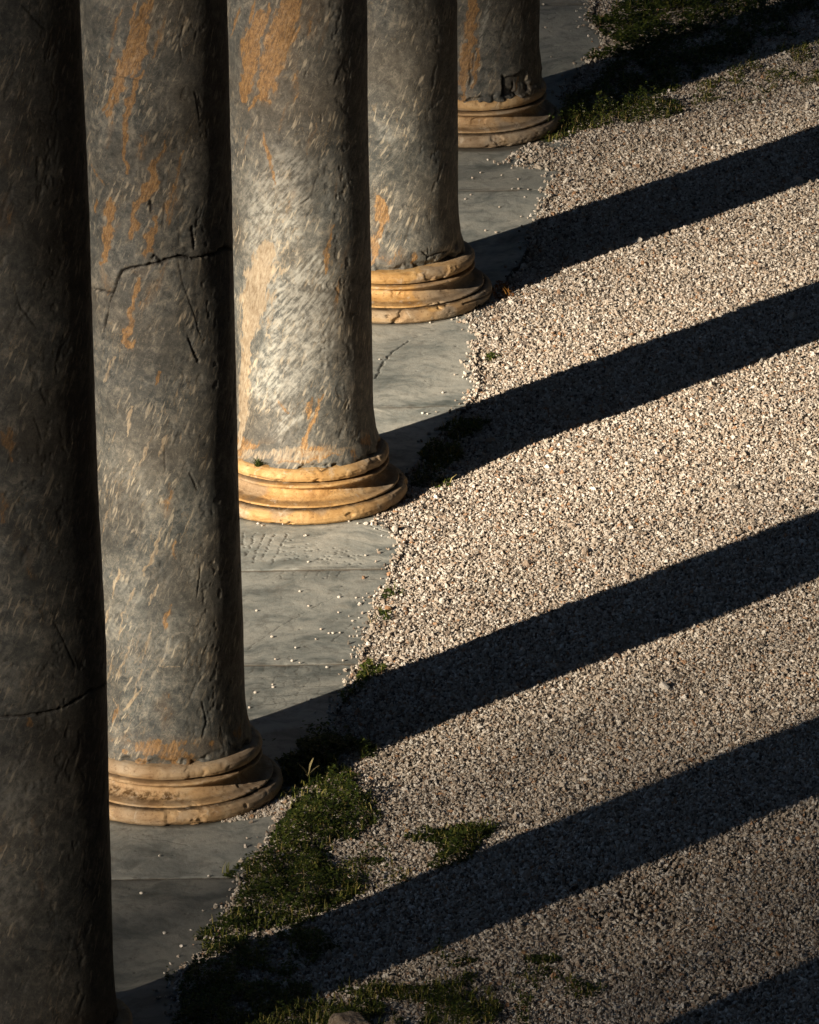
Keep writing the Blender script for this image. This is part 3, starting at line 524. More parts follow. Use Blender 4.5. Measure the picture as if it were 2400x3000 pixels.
marksD = [(zz(Z2, .29, [(510, 1370), (400, 1450), (345, 1490), (300, 1540), (255, 1590), (220, 1660), (170, 1750)]), .005, .006, False), (zz(Z2, .29, [(560, 1340), (640, 1320), (700, 1300)]), .003, .003, False)]
marksL = [(zz((0, 2000), Z5, [(520, 650), (700, 668), (800, 690)]), .003, .002, True)]
def rpits(n, poly, rx=(.003, .006)):
    out = []
    a = np.array(poly, float)
    for _ in range(n):
        g = G(pr.uniform(a[:, 0].min(), a[:, 0].max()), pr.uniform(a[:, 1].min(), a[:, 1].max())); out.append((g[0], g[1], pr.uniform(*rx), .004))
    return out
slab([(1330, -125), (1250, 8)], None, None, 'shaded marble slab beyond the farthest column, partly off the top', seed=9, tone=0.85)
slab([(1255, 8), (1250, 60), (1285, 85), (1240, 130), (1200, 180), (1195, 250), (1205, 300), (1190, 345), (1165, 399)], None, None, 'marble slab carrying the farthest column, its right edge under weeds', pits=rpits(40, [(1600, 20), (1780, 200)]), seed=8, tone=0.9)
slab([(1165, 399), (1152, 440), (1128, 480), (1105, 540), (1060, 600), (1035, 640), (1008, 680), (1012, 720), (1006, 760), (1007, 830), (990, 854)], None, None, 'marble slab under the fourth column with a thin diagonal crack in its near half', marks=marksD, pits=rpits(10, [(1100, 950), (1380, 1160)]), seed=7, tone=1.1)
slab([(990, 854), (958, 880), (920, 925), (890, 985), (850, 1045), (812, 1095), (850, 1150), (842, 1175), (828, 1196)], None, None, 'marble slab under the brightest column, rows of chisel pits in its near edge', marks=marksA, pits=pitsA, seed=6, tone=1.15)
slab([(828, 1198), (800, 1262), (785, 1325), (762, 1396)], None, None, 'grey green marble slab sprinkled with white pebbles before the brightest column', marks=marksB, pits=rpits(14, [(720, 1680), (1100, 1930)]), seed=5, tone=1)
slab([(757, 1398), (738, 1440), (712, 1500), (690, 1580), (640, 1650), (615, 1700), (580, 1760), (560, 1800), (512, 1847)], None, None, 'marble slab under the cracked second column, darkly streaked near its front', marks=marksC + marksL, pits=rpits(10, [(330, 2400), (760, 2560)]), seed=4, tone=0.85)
slab([(512, 1847), (505, 1885), (480, 1940), (440, 2000), (380, 2060), (372, 2160), (300, 2310), (280, 2420), (240, 2510)], None, None, 'plain grey marble slab at the bottom left, reaching under the nearest column', pits=rpits(12, [(340, 2600), (640, 2850)]), seed=3, chip=.006, tone=.5)  # light falloff towards the corner is put into this slab's tone

# ------------------------------------------------------------ pebbles: one shape, three meshes
def pebble_mesh(name, seed, mat, sub=2):
    import bmesh
    bm = bmesh.new(); bmesh.ops.create_icosphere(bm, subdivisions=sub, radius=1.0); r = np.random.default_rng(seed)
    pl = [(Vector(r.normal(size=3)).normalized(), r.uniform(.55, .85)) for _ in range(9)]
    for v in bm.verts:
        for n, d in pl:
            k = v.co.dot(n)
            if k > d: v.co -= n * (k - d) * .85
    me = bpy.data.meshes.new(name); bm.to_mesh(me); bm.free(); me.materials.append(mat); return me
PM = [pebble_mesh('pebble', 40 + k, M['wpeb']) for k in range(4)]
peb = {
 'small white pebble lying on the grey green slab before the brightest column': S3([(1428, 1080), (1500, 1083), (1530, 1083), (1425, 1145), (1300, 1118), (1080, 1137), (1262, 1056), (1352, 1215), (1385, 1232), (1402, 1232), (1432, 1230), (1330, 1257), (1145, 1247), (1245, 1293), (1510, 1208), (1485, 1180), (1512, 1168), (1548, 1188), (1160, 1342), (1230, 1348)]),
 'small white pebble on the chisel marked slab at the foot of the brightest column': S3([(1540, 905), (1297, 932), (1283, 822)]) + S([(335, 968), (370, 982), (545, 970), (735, 1068), (1100, 948), (1175, 966), (1240, 1235), (760, 1290), (1420, 972)], k3, *Z1),
 'small white pebble on the tool marked slab above the second column shadow': S3([(1262, 1357), (1445, 1347), (1378, 1376), (1455, 1385), (1500, 1378), (1148, 1449)]) + S5([(1150, 22), (1075, 45), (1310, 75), (1050, 108)]),
 'small white pebble on the slab with the diagonal crack': S([(190, 143), (140, 218), (55, 305), (76, 308), (265, 88), (258, 172), (284, 180), (262, 218), (270, 240), (240, 262)], Z5, 1200, 1000) + S([(725, 1197), (215, 1567), (945, 1167), (1000, 1150)], .29, *Z2),
 'small white pebble scattered between the fourth and the farthest column': S([(265, 752), (300, 730), (388, 740), (430, 710), (458, 757), (558, 742), (575, 732), (605, 742), (433, 797), (460, 797), (500, 800), (545, 803), (575, 800), (235, 840), (258, 822), (485, 832), (380, 875), (530, 892), (470, 915), (500, 920), (523, 928), (543, 925), (320, 973), (365, 981), (478, 957), (575, 867), (554, 868), (428, 660), (330, 675), (465, 690)], Z5, 1200, 0),
 'small white pebble on the shaded slab beyond the farthest column': S([(1008, 50), (1605, 92), (1085, 580), (1030, 285), (1585, 412), (1800, 210)], .29, 1300, 0),
 'small white pebble on the dark marble slabs at the lower left': S5([(672, 734), (692, 1058), (692, 1227), (1145, 642), (595, 890), (880, 818)]),
}
for lab, pts in peb.items():
    ext = {}
    if len(pts) > 3:
        for key, fn in (('leftmost', lambda p: p[0]), ('rightmost', lambda p: -p[0]), ('nearest', lambda p: -p[1]), ('farthest', lambda p: p[1])): ext.setdefault(tuple(min(pts, key=fn)), key)
    base_lab = lab
    for (x, y) in pts:
        e_ = ext.get((x, y)); lab = base_lab if e_ is None else base_lab.replace('small white pebble', e_ + ' small white pebble')
        grp_ = base_lab.replace('small white pebble', 'white pebbles')
        g = G(x, y); o = obj('pebble', PM[random.randrange(4)], loc=(g[0], g[1], .0045), label=lab, cat='pebble', group=grp_)
        s = random.uniform(.0055, .0085); o.scale = (s, s * random.uniform(.75, 1.1), s * .72); o.rotation_euler = (0, 0, random.uniform(0, 6.28))

# ------------------------------------------------------------ gravel: one heap of stones beside the slabs
edge_px = [(1330, -125), (1250, 8), (1250, 60), (1285, 85), (1240, 130), (1200, 200), (1190, 260), (1125, 308), (1190, 345), (1160, 402), (1150, 440), (1125, 485), (1130, 540), (1075, 600), (1030, 622), (998, 645), (988, 672), (1010, 700), (1003, 760), (1010, 800), (1000, 835), (980, 858),
           (950, 905), (900, 970), (860, 1010), (850, 1035), (820, 1072), (790, 1100), (832, 1118), (850, 1148), (838, 1175), (828, 1200), (800, 1262), (785, 1325), (764, 1390), (742, 1440), (712, 1500), (700, 1560), (640, 1650), (610, 1690), (580, 1740), (562, 1790), (512, 1840), (505, 1885), (480, 1940), (440, 2000), (380, 2060), (372, 2160), (300, 2310), (240, 2510)]
EG = dk(edge_px); EG = EG[np.argsort(EG[:, 1])]
def right_lim(y): return y * (1200 / FPX) * 1.0 + .75
sp = .0096
gy = np.arange(34.5, 55.5, sp); pts = []
for y in gy:
    x0 = np.interp(y, EG[:, 1], EG[:, 0]) - .12; xs = np.arange(x0, right_lim(y) + .1, sp); pts.append(np.c_[xs, np.full(len(xs), y)])
P = np.vstack(pts); P += rng.uniform(-.5, .5, P.shape) * sp * 1.15
ex = np.interp(P[:, 1], EG[:, 1], EG[:, 0]); ex = ex + (fbm(P[:, 1] * 14, P[:, 1] * 0, None, 3, 5) - .5) * .045
side = P[:, 0] - ex
over = side < 0
keep = (~over) | (rng.random(len(P)) < np.exp(side / .016) * .8 + .03 * np.exp(side / .07))
dens = np.ones(len(P))
dark = fbm(P[:, 0] * 1.1, P[:, 1] * .7, None, 4, 77)
soilp = [([(1180, 1830), (1420, 1770), (1560, 1800), (1560, 1900), (1420, 1960), (1250, 1960), (1150, 1900)], .62), ([(1400, 1990), (1725, 1850), (1725, 2060), (1500, 2156), (1350, 2100)], .5), ([(1050, 1900), (1300, 1830), (1725, 1640), (1725, 1780), (1300, 1960), (1080, 2000)], .35), ([(1420, 130), (1725, 60), (1725, 180), (1560, 205), (1440, 200)], .45), ([(700, 1800), (880, 1830), (950, 1960), (700, 1960), (640, 1880)], .25), ([(900, 1990), (1350, 2010), (1400, 2120), (1100, 2156), (900, 2100)], .35)]
for pl, kx in soilp:
    q = in_poly(P + (np.c_[fbm(P[:, 0] * 5, P[:, 1] * 5, None, 3, 8), fbm(P[:, 0] * 5, P[:, 1] * 5, None, 3, 9)] - .5) * .5, dk(pl)); n = fbm(P[q, 0] * 9, P[q, 1] * 5, None, 4, 12)
    dens[q] -= .75 * kx * smooth((n - .42) / .25)
keep &= rng.random(len(P)) < dens
P = P[keep]; side = side[keep]
for cx, cy in COLS:
    r = np.hypot(P[:, 0] - cx, P[:, 1] - cy); k = r > 1.36 * RC; P = P[k]; side = side[k]
# gravel spilled onto the slab beside the second column's base
spill = dk([(672, 1738), (700, 1735), (770, 1712), (850, 1700), (880, 1715), (850, 1745), (800, 1752)]) if False else Gs([(930, 590), (1010, 565), (1120, 520), (1205, 488), (1255, 500), (1210, 545), (1120, 565), (1010, 582)], Z5, 0, 2000)
q = np.vstack([rng.uniform(spill.min(0), spill.max(0), (3000, 2))]); q = q[in_poly(q, spill)]
q2 = Gs([(330, 690), (480, 620), (560, 600), (640, 660), (650, 720), (560, 720), (420, 700)], Z5, 1200, 0); qq = rng.uniform(q2.min(0), q2.max(0), (1400, 2)); qq = qq[in_poly(qq, q2)]; qq = qq[rng.random(len(qq)) < smooth((qq[:, 0] - q2[:, 0].min()) / np.ptp(q2[:, 0])) * .9 + .04]
n1 = len(P); P = np.vstack([P, q, qq]); side = np.concatenate([side, np.full(len(q) + len(qq), -.02)])
N = len(P); print('gravel stones', N)
z = (fbm(P[:, 0] * 3, P[:, 1] * 3, None, 3, 3) - .5) * .016 - .006 + rng.uniform(-.005, .0045, N)
z = np.where(side < .004, .002 + rng.uniform(0, .004, N), z)
scl = .0056 * np.exp(rng.normal(0, .32, N)); scl[rng.random(N) < .012] *= 1.6
rot = rng.uniform(0, 6.283, (N, 3)); idx = rng.integers(0, 6, N)
me = mesh_np('gravel', np.c_[P, z], None, None, {'rot': ('FLOAT_VECTOR', rot), 'scl': ('FLOAT', scl)})
a = me.attributes.new('idx', 'INT', 'POINT'); a.data.foreach_set('value', idx.astype(np.int32))
grav = obj('gravel', me, kind='stuff', label='pale loose gravel covering the ground right of the columns', cat='gravel')
ng = bpy.data.node_groups.new('gravel_nodes', 'GeometryNodeTree')
ng.interface.new_socket('Geometry', in_out='INPUT', socket_type='NodeSocketGeometry'); ng.interface.new_socket('Geometry', in_out='OUTPUT', socket_type='NodeSocketGeometry')
gi = ng.nodes.new('NodeGroupInput'); go = ng.nodes.new('NodeGroupOutput'); L = ng.links.new
g2i = ng.nodes.new('GeometryNodeGeometryToInstance')
for k in range(6):
    ico = ng.nodes.new('GeometryNodeMeshIcoSphere'); ico.inputs['Subdivisions'].default_value = 2; ico.inputs['Radius'].default_value = 1.0
    nz = ng.nodes.new('ShaderNodeTexNoise'); nz.noise_dimensions = '4D'; nz.inputs['W'].default_value = 3.1 * k + 1; nz.inputs['Scale'].default_value = .75; nz.inputs['Detail'].default_value = 1.0
    sub = ng.nodes.new('ShaderNodeVectorMath'); sub.operation = 'SUBTRACT'; sub.inputs[1].default_value = (.5, .5, .5); L(nz.outputs['Color'], sub.inputs[0])
    sc = ng.nodes.new('ShaderNodeVectorMath'); sc.operation = 'SCALE'; sc.inputs[3].default_value = 2.6; L(sub.outputs[0], sc.inputs[0])
    sp_ = ng.nodes.new('GeometryNodeSetPosition'); L(ico.outputs[0], sp_.inputs['Geometry']); L(sc.outputs[0], sp_.inputs['Offset'])
    tr = ng.nodes.new('GeometryNodeTransform'); tr.inputs['Scale'].default_value = (1.25, .95, .72); L(sp_.outputs[0], tr.inputs[0])
    sm = ng.nodes.new('GeometryNodeSetMaterial'); sm.inputs['Material'].default_value = M['pebble']; L(tr.outputs[0], sm.inputs[0])
    L(sm.outputs[0], g2i.inputs[0])
iop = ng.nodes.new('GeometryNodeInstanceOnPoints'); iop.inputs['Pick Instance'].default_value = True
def nattr(nm, ty):
    x = ng.nodes.new('GeometryNodeInputNamedAttribute'); x.data_type = ty; x.inputs['Name'].default_value = nm; return x.outputs['Attribute']
L(gi.outputs[0], iop.inputs['Points']); L(g2i.outputs[0], iop.inputs['Instance']); L(nattr('idx', 'INT'), iop.inputs['Instance Index'])
e2r = ng.nodes.new('FunctionNodeEulerToRotation'); L(nattr('rot', 'FLOAT_VECTOR'), e2r.inputs[0]); L(e2r.outputs[0], iop.inputs['Rotation']); L(nattr('scl', 'FLOAT'), iop.inputs['Scale'])
L(iop.outputs[0], go.inputs[0])
md = grav.modifiers.new('stones', 'NODES'); md.node_group = ng
me.materials.append(M['pebble'])

# ------------------------------------------------------------ weeds and ground cover
def leaves(P, Z, size, r, up=.55, flat=False):
    """one bent five-sided leaf per point"""
    n = len(P); az = r.uniform(0, 2 * PI, n); tilt = r.uniform(.05, 1.15, n) * up * 1.6; s = size * r.uniform(.6, 1.35, n)
    ca, sa = np.cos(az), np.sin(az); ct, stt = np.cos(tilt), np.sin(tilt)
    shp = [(0, 0, 0), (.42, .40, .06), (.95, .34, .02), (1.25, 0, -.10), (.95, -.34, .02), (.42, -.40, .06)]
    V = np.zeros((n, 6, 3))
    for k, (l, w_, h) in enumerate(shp):
        lx = l * ct - h * stt; lz = l * stt + h * ct
        V[:, k, 0] = P[:, 0] + s * (lx * ca - w_ * sa); V[:, k, 1] = P[:, 1] + s * (lx * sa + w_ * ca); V[:, k, 2] = Z + s * lz
    b = np.arange(n)[:, None] * 6
    F = np.vstack([b + [0, 1, 2, 3], b + [0, 3, 4, 5]]); return V.reshape(-1, 3), F
def blades(P, Z, ln, r, wd=.0018, lean=.7):
    n = len(P); az = r.uniform(0, 2 * PI, n); s = ln * r.uniform(.5, 1.4, n); le = r.uniform(.05, 1, n) * lean; w_ = wd * r.uniform(.7, 1.4, n)
    V = np.zeros((n, 6, 3)); pa = az + r.uniform(-1, 1, n)
    for k, (t, q) in enumerate([(0, -1), (0, 1), (.5, 1), (.5, -1), (1, .15), (1, -.15)]):
        off = s * t * t * le; V[:, k, 0] = P[:, 0] + np.cos(az) * off - np.sin(pa) * w_ * q; V[:, k, 1] = P[:, 1] + np.sin(az) * off + np.cos(pa) * w_ * q; V[:, k, 2] = Z + s * t * (1 - .35 * le * t)
    b = np.arange(n)[:, None] * 6; F = np.vstack([b + [0, 1, 2, 3], b + [3, 2, 4, 5]]); return V.reshape(-1, 3), F
def patch(name, poly, hmax, dens, size, seed, label, cat, group=None, kind=None, grass=.12, gl=.04, mat='leaf', ragged=.10, holes=.0, px=DK, o=(0, 0), lcb=0.0):
    grass *= .55; dens *= .8; size *= 1.35
    r = np.random.default_rng(seed); g = Gs(poly, px, *o); lo, hi = g.min(0) - .1, g.max(0) + .1
    n = int((hi - lo).prod() * dens); P = r.uniform(lo, hi, (n, 2))
    wv = np.c_[fbm(P[:, 0] * 9, P[:, 1] * 6, None, 4, seed), fbm(P[:, 0] * 9 + 5, P[:, 1] * 6, None, 4, seed + 1)] - .5
    ins = in_poly(P + wv * ragged * 3.2, g); P = P[ins]
    d, _ = seg_dist(P, np.vstack([g, g[:1]])); mound = fbm(P[:, 0] * 7, P[:, 1] * 5, None, 3, seed + 2)
    if holes <= 0 and kind == 'stuff': holes = .36
    if holes > 0:
        k = fbm(P[:, 0] * 11, P[:, 1] * 6, None, 4, seed + 4) > holes + .12 * smooth(1 - d / .08); P, d, mound = P[k], d[k], mound[k]
    m2 = fbm(P[:, 0] * 26, P[:, 1] * 18, None, 3, seed + 8)
    H = hmax * (.25 + .75 * smooth(d / (hmax * 1.6))) * (.30 + 1.0 * smooth((mound - .3) / .4)) * (.35 + 1.1 * smooth((m2 - .3) / .35))
    Z = H * r.random(len(P)) ** .55 - .004
    ng_ = int(len(P) * grass); V1, F1 = leaves(P[ng_:], Z[ng_:], size, r, .38); V2, F2 = blades(P[:ng_], Z[:ng_] * .3, gl, r)
    lc1 = np.clip(np.repeat(r.beta(2, 2.6, len(P) - ng_) * .75 + .35 * (fbm(P[ng_:, 0] * 4, P[ng_:, 1] * 3, None, 3, seed + 6) - .5) + lcb, 6), 0, 1); lc2 = np.clip(np.repeat(r.uniform(.45, 1, ng_) + lcb, 6), 0, 1)
    c = g.mean(0); V = np.vstack([V1, V2]); V[:, :2] -= c
    return obj(name, mesh_np(name, V, np.vstack([F1, F2 + len(V1)]), M[mat], {'lc': ('FLOAT', np.concatenate([lc1, lc2]))}, False), loc=(c[0], c[1], 0), label=label, cat=cat, group=group, kind=kind)
GC = 'ground_cover'
patch(GC, [(610, 1620), (650, 1585), (700, 1600), (735, 1640), (785, 1690), (792, 1740), (720, 1765), (700, 1810), (715, 1860), (760, 1872), (700, 1905), (640, 1945), (560, 1965), (500, 1990), (425, 1975), (470, 1930), (480, 1885), (505, 1850), (478, 1840), (560, 1800), (565, 1770), (592, 1725), (600, 1690)], .055, 26000, .0085, 11, 'dense green clover and grass along the slab edge beside the second column', 'ground cover', kind='stuff', ragged=.05, holes=.24)
patch(GC, [(555, 1565), (600, 1568), (640, 1556), (700, 1550), (750, 1562), (795, 1578), (790, 1598), (740, 1606), (690, 1640), (620, 1660), (590, 1620)], .085, 26000, .010, 12, 'dark clover in the shadow of the second column', 'ground cover', kind='stuff', ragged=.03, grass=.05)
patch(GC, [(365, 2075), (425, 2005), (520, 1970), (640, 1958), (720, 1990), (640, 2040), (570, 2095), (500, 2170), (360, 2170)], .06, 22000, .009, 13, 'weeds in the dark shadow at the bottom left', 'ground cover', kind='stuff', ragged=.05)
patch(GC, [(500, 2180), (545, 2120), (600, 2085), (650, 2070), (700, 2080), (760, 2066), (840, 2080), (900, 2068), (1000, 2050), (1060, 2088), (1110, 2135), (1130, 2180)], .045, 24000, .008, 14, 'sunlit grass and clover along the bottom edge', 'ground cover', kind='stuff', ragged=.06, grass=.3, holes=.40)
patch(GC, [(1255, 35), (1285, 33), (1310, 20), (1320, -40), (1640, -60), (1610, 10), (1540, 50), (1450, 82), (1380, 112), (1300, 128), (1245, 125), (1290, 90), (1255, 75)], .075, 17000, .011, 15, 'low green shrubs at the top edge beyond the farthest column', 'ground cover', kind='stuff', ragged=.06, grass=.06, holes=.30)
patch(GC, [(1160, 235), (1210, 190), (1270, 160), (1300, 125), (1400, 105), (1500, 70), (1600, 20), (1725, -30), (1740, 40), (1600, 100), (1500, 140), (1450, 165), (1440, 190), (1330, 215), (1240, 235)], .05, 16000, .010, 16, 'weeds in the broad shadow of the farthest column', 'ground cover', kind='stuff', ragged=.08, holes=.40)
patch(GC, [(1122, 285), (1132, 255), (1175, 240), (1250, 228), (1330, 212), (1400, 210), (1450, 232), (1385, 262), (1300, 262), (1240, 272), (1200, 292), (1165, 303), (1140, 292)], .080, 26000, .008, 17, 'sunlit clover at the right foot of the farthest column', 'ground cover', kind='stuff', ragged=.04, grass=.15, holes=.22, lcb=.10)
patch(GC, [(1440, 190), (1490, 165), (1600, 130), (1725, 78), (1760, 120), (1760, 170), (1640, 200), (1500, 225), (1450, 225)], .022, 15000, .007, 18, 'thin brownish moss creeping over the gravel at the upper right', 'ground cover', kind='stuff', ragged=.10, holes=.50, lcb=.15)
patch(GC, [(700, 1780), (860, 1790), (900, 1850), (800, 1880), (740, 1935), (640, 1950), (700, 1890), (690, 1830)], .020, 15000, .007, 19, 'sparse low moss between pebbles right of the clover', 'ground cover', kind='stuff', ragged=.08, holes=.53, lcb=.2)
patch(GC, [(880, 1990), (960, 2000), (1060, 2010), (1200, 2050), (1330, 2070), (1260, 2120), (1100, 2120), (950, 2060)], .025, 13000, .007, 20, 'scattered moss in gravel near the bottom centre', 'ground cover', kind='stuff', ragged=.10, holes=.56)
def clump(poly, h, seed, label, **kw):
    patch('weed_clump', poly, h, kw.pop('dens', 26000), kw.pop('size', .009), seed, label, 'weed', 'small weeds growing in the gravel', ragged=kw.pop('ragged', .03), **kw)
clump([(850, 1768), (900, 1748), (925, 1742), (960, 1736), (1038, 1750), (1010, 1785), (980, 1818), (930, 1832), (905, 1820), (925, 1790), (890, 1775)], .045, 31, 'round green clump alone in gravel at the upper edge of a column shadow')
clump([(760, 1815), (790, 1810), (815, 1817), (800, 1826), (770, 1826)], .02, 32, 'flat green tuft in pebbles left of the round clump')
clump([(930, 905), (940, 888), (965, 878), (1022, 884), (1005, 908), (965, 930), (935, 922)], .045, 33, 'dark leafy weed on the slab corner in the third column shadow, the farther one')
clump([(892, 985), (890, 955), (915, 928), (940, 938), (980, 942), (975, 968), (945, 985), (920, 1000), (885, 1015), (870, 1012)], .05, 34, 'dark leafy weed in the third column shadow, the nearer one')
clump([(855, 1022), (880, 1005), (935, 1006), (945, 1022), (880, 1028)], .04, 35, 'bright green weed just in front of the third column shadow')
clump([(798, 1252), (815, 1243), (843, 1246), (838, 1258), (808, 1262)], .022, 36, 'mossy tuft at the slab edge right of the chisel marks')
clump([(775, 1318), (790, 1288), (825, 1280), (808, 1300), (800, 1315)], .015, 37, 'small moss strip at the slab edge between two tufts')
clump([(742, 1438), (755, 1405), (775, 1390), (800, 1400), (785, 1425), (760, 1455), (730, 1480), (725, 1460)], .03, 38, 'green moss tuft at the slab edge where the second column shadow starts')
clump([(1008, 752), (1025, 745), (1045, 750), (1030, 760)], .015, 39, 'tiny tuft in gravel near the cracked slab')
clump([(1032, 612), (1040, 596), (1060, 600), (1090, 622), (1060, 630), (1038, 628)], .05, 40, 'rusty orange weed beside the base of the fourth column', mat='rusty', size=.007)
clump([(945, 2022), (985, 2014), (1020, 2022), (990, 2036), (960, 2036)], .02, 41, 'small dark tuft under the shadow of the column at the left edge')
clump([(1110, 2018), (1150, 2012), (1180, 2022), (1150, 2034), (1120, 2032)], .022, 42, 'lone dark green tuft in the gravel near the bottom centre')
clump([(1180, 2085), (1215, 2072), (1250, 2078), (1235, 2096), (1195, 2100)], .014, 43, 'low mossy tuft farthest right in the lower gravel', dens=9000)
clump([(960, 1745), (1000, 1740), (1040, 1752), (1000, 1762)], .03, 44, 'thin grass tuft on the far side of the round clump', grass=.5)
# grass tuft rooted on the base of the bright column
hit = cyl_hit(3, 640 + k3 * 320, 1200 + k3 * 478, 1.15 * RC); th = hit[0] / (1.15 * RC)
r = np.random.default_rng(5); Pt = np.zeros((90, 2)) + r.normal(0, .006, (90, 2)); V, F = blades(Pt, np.zeros(90), .035, r, .0014, 1.3)
obj('grass_tuft', mesh_np('grass_tuft', V, F, M['leaf'], {'lc': ('FLOAT', np.repeat(r.uniform(.1, .6, 90), 6))}, False), loc=(COLS[3][0] + 1.12 * RC * math.sin(th), COLS[3][1] - 1.12 * RC * math.cos(th), .735 * RC),
    label='little grass tuft growing on the orange base of the brightest column', cat='grass tuft')
# broad-leaved plant: three upright leaves
def long_leaf(L_, wd, az, tilt):
    n = 12; t = np.linspace(0, 1, n); w_ = wd * np.sin(PI * np.clip(t * .9 + .08, 0, 1)) ** .7; x = L_ * np.cumsum(np.cos(tilt - .5 * t)) / n; z_ = L_ * np.cumsum(np.sin(tilt - .5 * t)) / n
    V = []
    for k in range(n):
        for q in (-1, 0, 1): V.append((x[k] * math.cos(az) - q * w_[k] * math.sin(az), x[k] * math.sin(az) + q * w_[k] * math.cos(az), z_[k] + abs(q) * w_[k] * .25))
    return np.array(V), grid_faces(3, n)
g = G(903, 2295); pl = obj('broadleaf_weed', None, loc=(g[0], g[1], .03), label='broad leaved weed with three pale upright leaves amid clover by the second column', cat='weed')
for L_, wd, az, ti in ((.085, .007, .6, 1.45), (.075, .006, -.2, 1.05), (.080, .007, PI - .2, 1.15), (.06, .005, 2.2, .9), (.05, .005, 4.5, .8)):
    V, F = long_leaf(L_, wd, az, ti); obj('leaf', mesh_np('leaf', V, F, M['dry'], {'lc': ('FLOAT', np.full(len(V), .4))}), pl)
# flowering stems
def tube(pts, r0, n=5):
    pts = np.array(pts, float); V = []
    for p in pts:
        for k in range(n): V.append((p[0] + r0 * math.cos(2 * PI * k / n), p[1] + r0 * math.sin(2 * PI * k / n), p[2]))
    return np.array(V), grid_faces(n, len(pts), True)
def flower(x, y, h, label, head=.006, grp='small flowers on thin stems'):
    g = G(x, y); o = obj('wild_flower', None, loc=(g[0], g[1], 0), label=label, cat='flower', group=grp)
    a = random.uniform(0, 6.28); V, F = tube([(0, 0, 0), (.1 * h * math.cos(a), .1 * h * math.sin(a), h * .5), (.22 * h * math.cos(a), .22 * h * math.sin(a), h)], .0012)
    obj('stem', mesh_np('stem', V, F, M['stem']), o)
    n = 8; V = [(0, 0, 0)]; F = []
    for k in range(n):
        b = 2 * PI * k / n
        V += [(head * math.cos(b - .3), head * math.sin(b - .3), .002), (head * 1.2 * math.cos(b), head * 1.2 * math.sin(b), .004 + .002 * (k % 2)), (head * math.cos(b + .3), head * math.sin(b + .3), .002)]
        F.append((0, 3 * k + 1, 3 * k + 2, 3 * k + 3))
    obj('flower_head', mesh_np('flower_head', V, F, M['flower'], None, False), o, (.22 * h * math.cos(a), .22 * h * math.sin(a), h))
flower(1694, 222, .08, 'solitary seed head standing on the slab beyond the farthest column', .008, 'seed head on the slab')
for x, y in ((1600, 375), (1618, 330), (1700, 330), (1745, 320), (1760, 335), (1790, 325), (1800, 310), (1830, 330), (1850, 345), (1870, 330), (1890, 320), (1900, 350), (1925, 335), (1940, 345), (1720, 345), (1960, 330)):
    flower(x, y + 22, random.uniform(.06, .10), 'tiny pale flower on a thin stem in the clover by the farthest column')
# fallen leaves
def fallen(x, y, s, label, mat):
    g = G(x, y); V, F = long_leaf(s, s * .3, random.uniform(0, 6), .35); obj('fallen_leaf', mesh_np('fallen_leaf', V, F, M[mat], {'lc': ('FLOAT', np.full(len(V), .8))}), loc=(g[0], g[1], .012), label=label, cat='leaf')
for x, y, l in ((1538, 962, 'orange brown dead leaf on gravel near the cracked slab, the left of two'), (1569, 966, 'orange brown dead leaf on gravel near the cracked slab, the right of two'), (1302, 2132, 'orange leaf at the lower edge of the second column shadow'), (1977, 82, 'orange leaf in the shrubs at the top right'),
                (2290, 1130, 'brown leaf in the gravel at the right edge'), (1495, 850, 'brown leaf on gravel right of the rusty weed')):
    fallen(x, y, .022, l, 'rusty')
# rocks
def rock(x, y, sx, sy, sz, seed, label):
    import bmesh
    bm = bmesh.new(); bmesh.ops.create_icosphere(bm, subdivisions=5, radius=1.0); co = np.array([v.co[:] for v in bm.verts]); r = np.random.default_rng(seed)
    for _ in range(12):
        n = r.normal(size=3); n /= np.linalg.norm(n); d = r.uniform(.6, .88); k = co @ n; q = k > d; co[q] -= n * ((k[q] - d) * .9)[:, None]
    co *= (1 + (fbm(co[:, 0] * 2 + 5, co[:, 1] * 2, co[:, 2] * 2, 4, seed) - .5) * .35)[:, None]; co *= [sx, sy, sz]
    for v, c in zip(bm.verts, co): v.co = c
    me = bpy.data.meshes.new('rock'); bm.to_mesh(me); bm.free(); me.materials.append(M['rock'])
    me.polygons.foreach_set('use_smooth', np.ones(len(me.polygons), bool)); g = G(x, y); obj('rock', me, loc=(g[0], g[1], sz * .3), label=label, cat='rock')
rock(1022, 3020, .085, .07, .065, 3, 'orange grey rock in the grass, cut by the bottom edge')
rock(1150, 3020, .05, .05, .03, 4, 'small grey rock right of the bigger orange grey one')
rock(300, 2996, .05, .03, .02, 6, 'flat pale stone chip at the foot of the leftmost column')

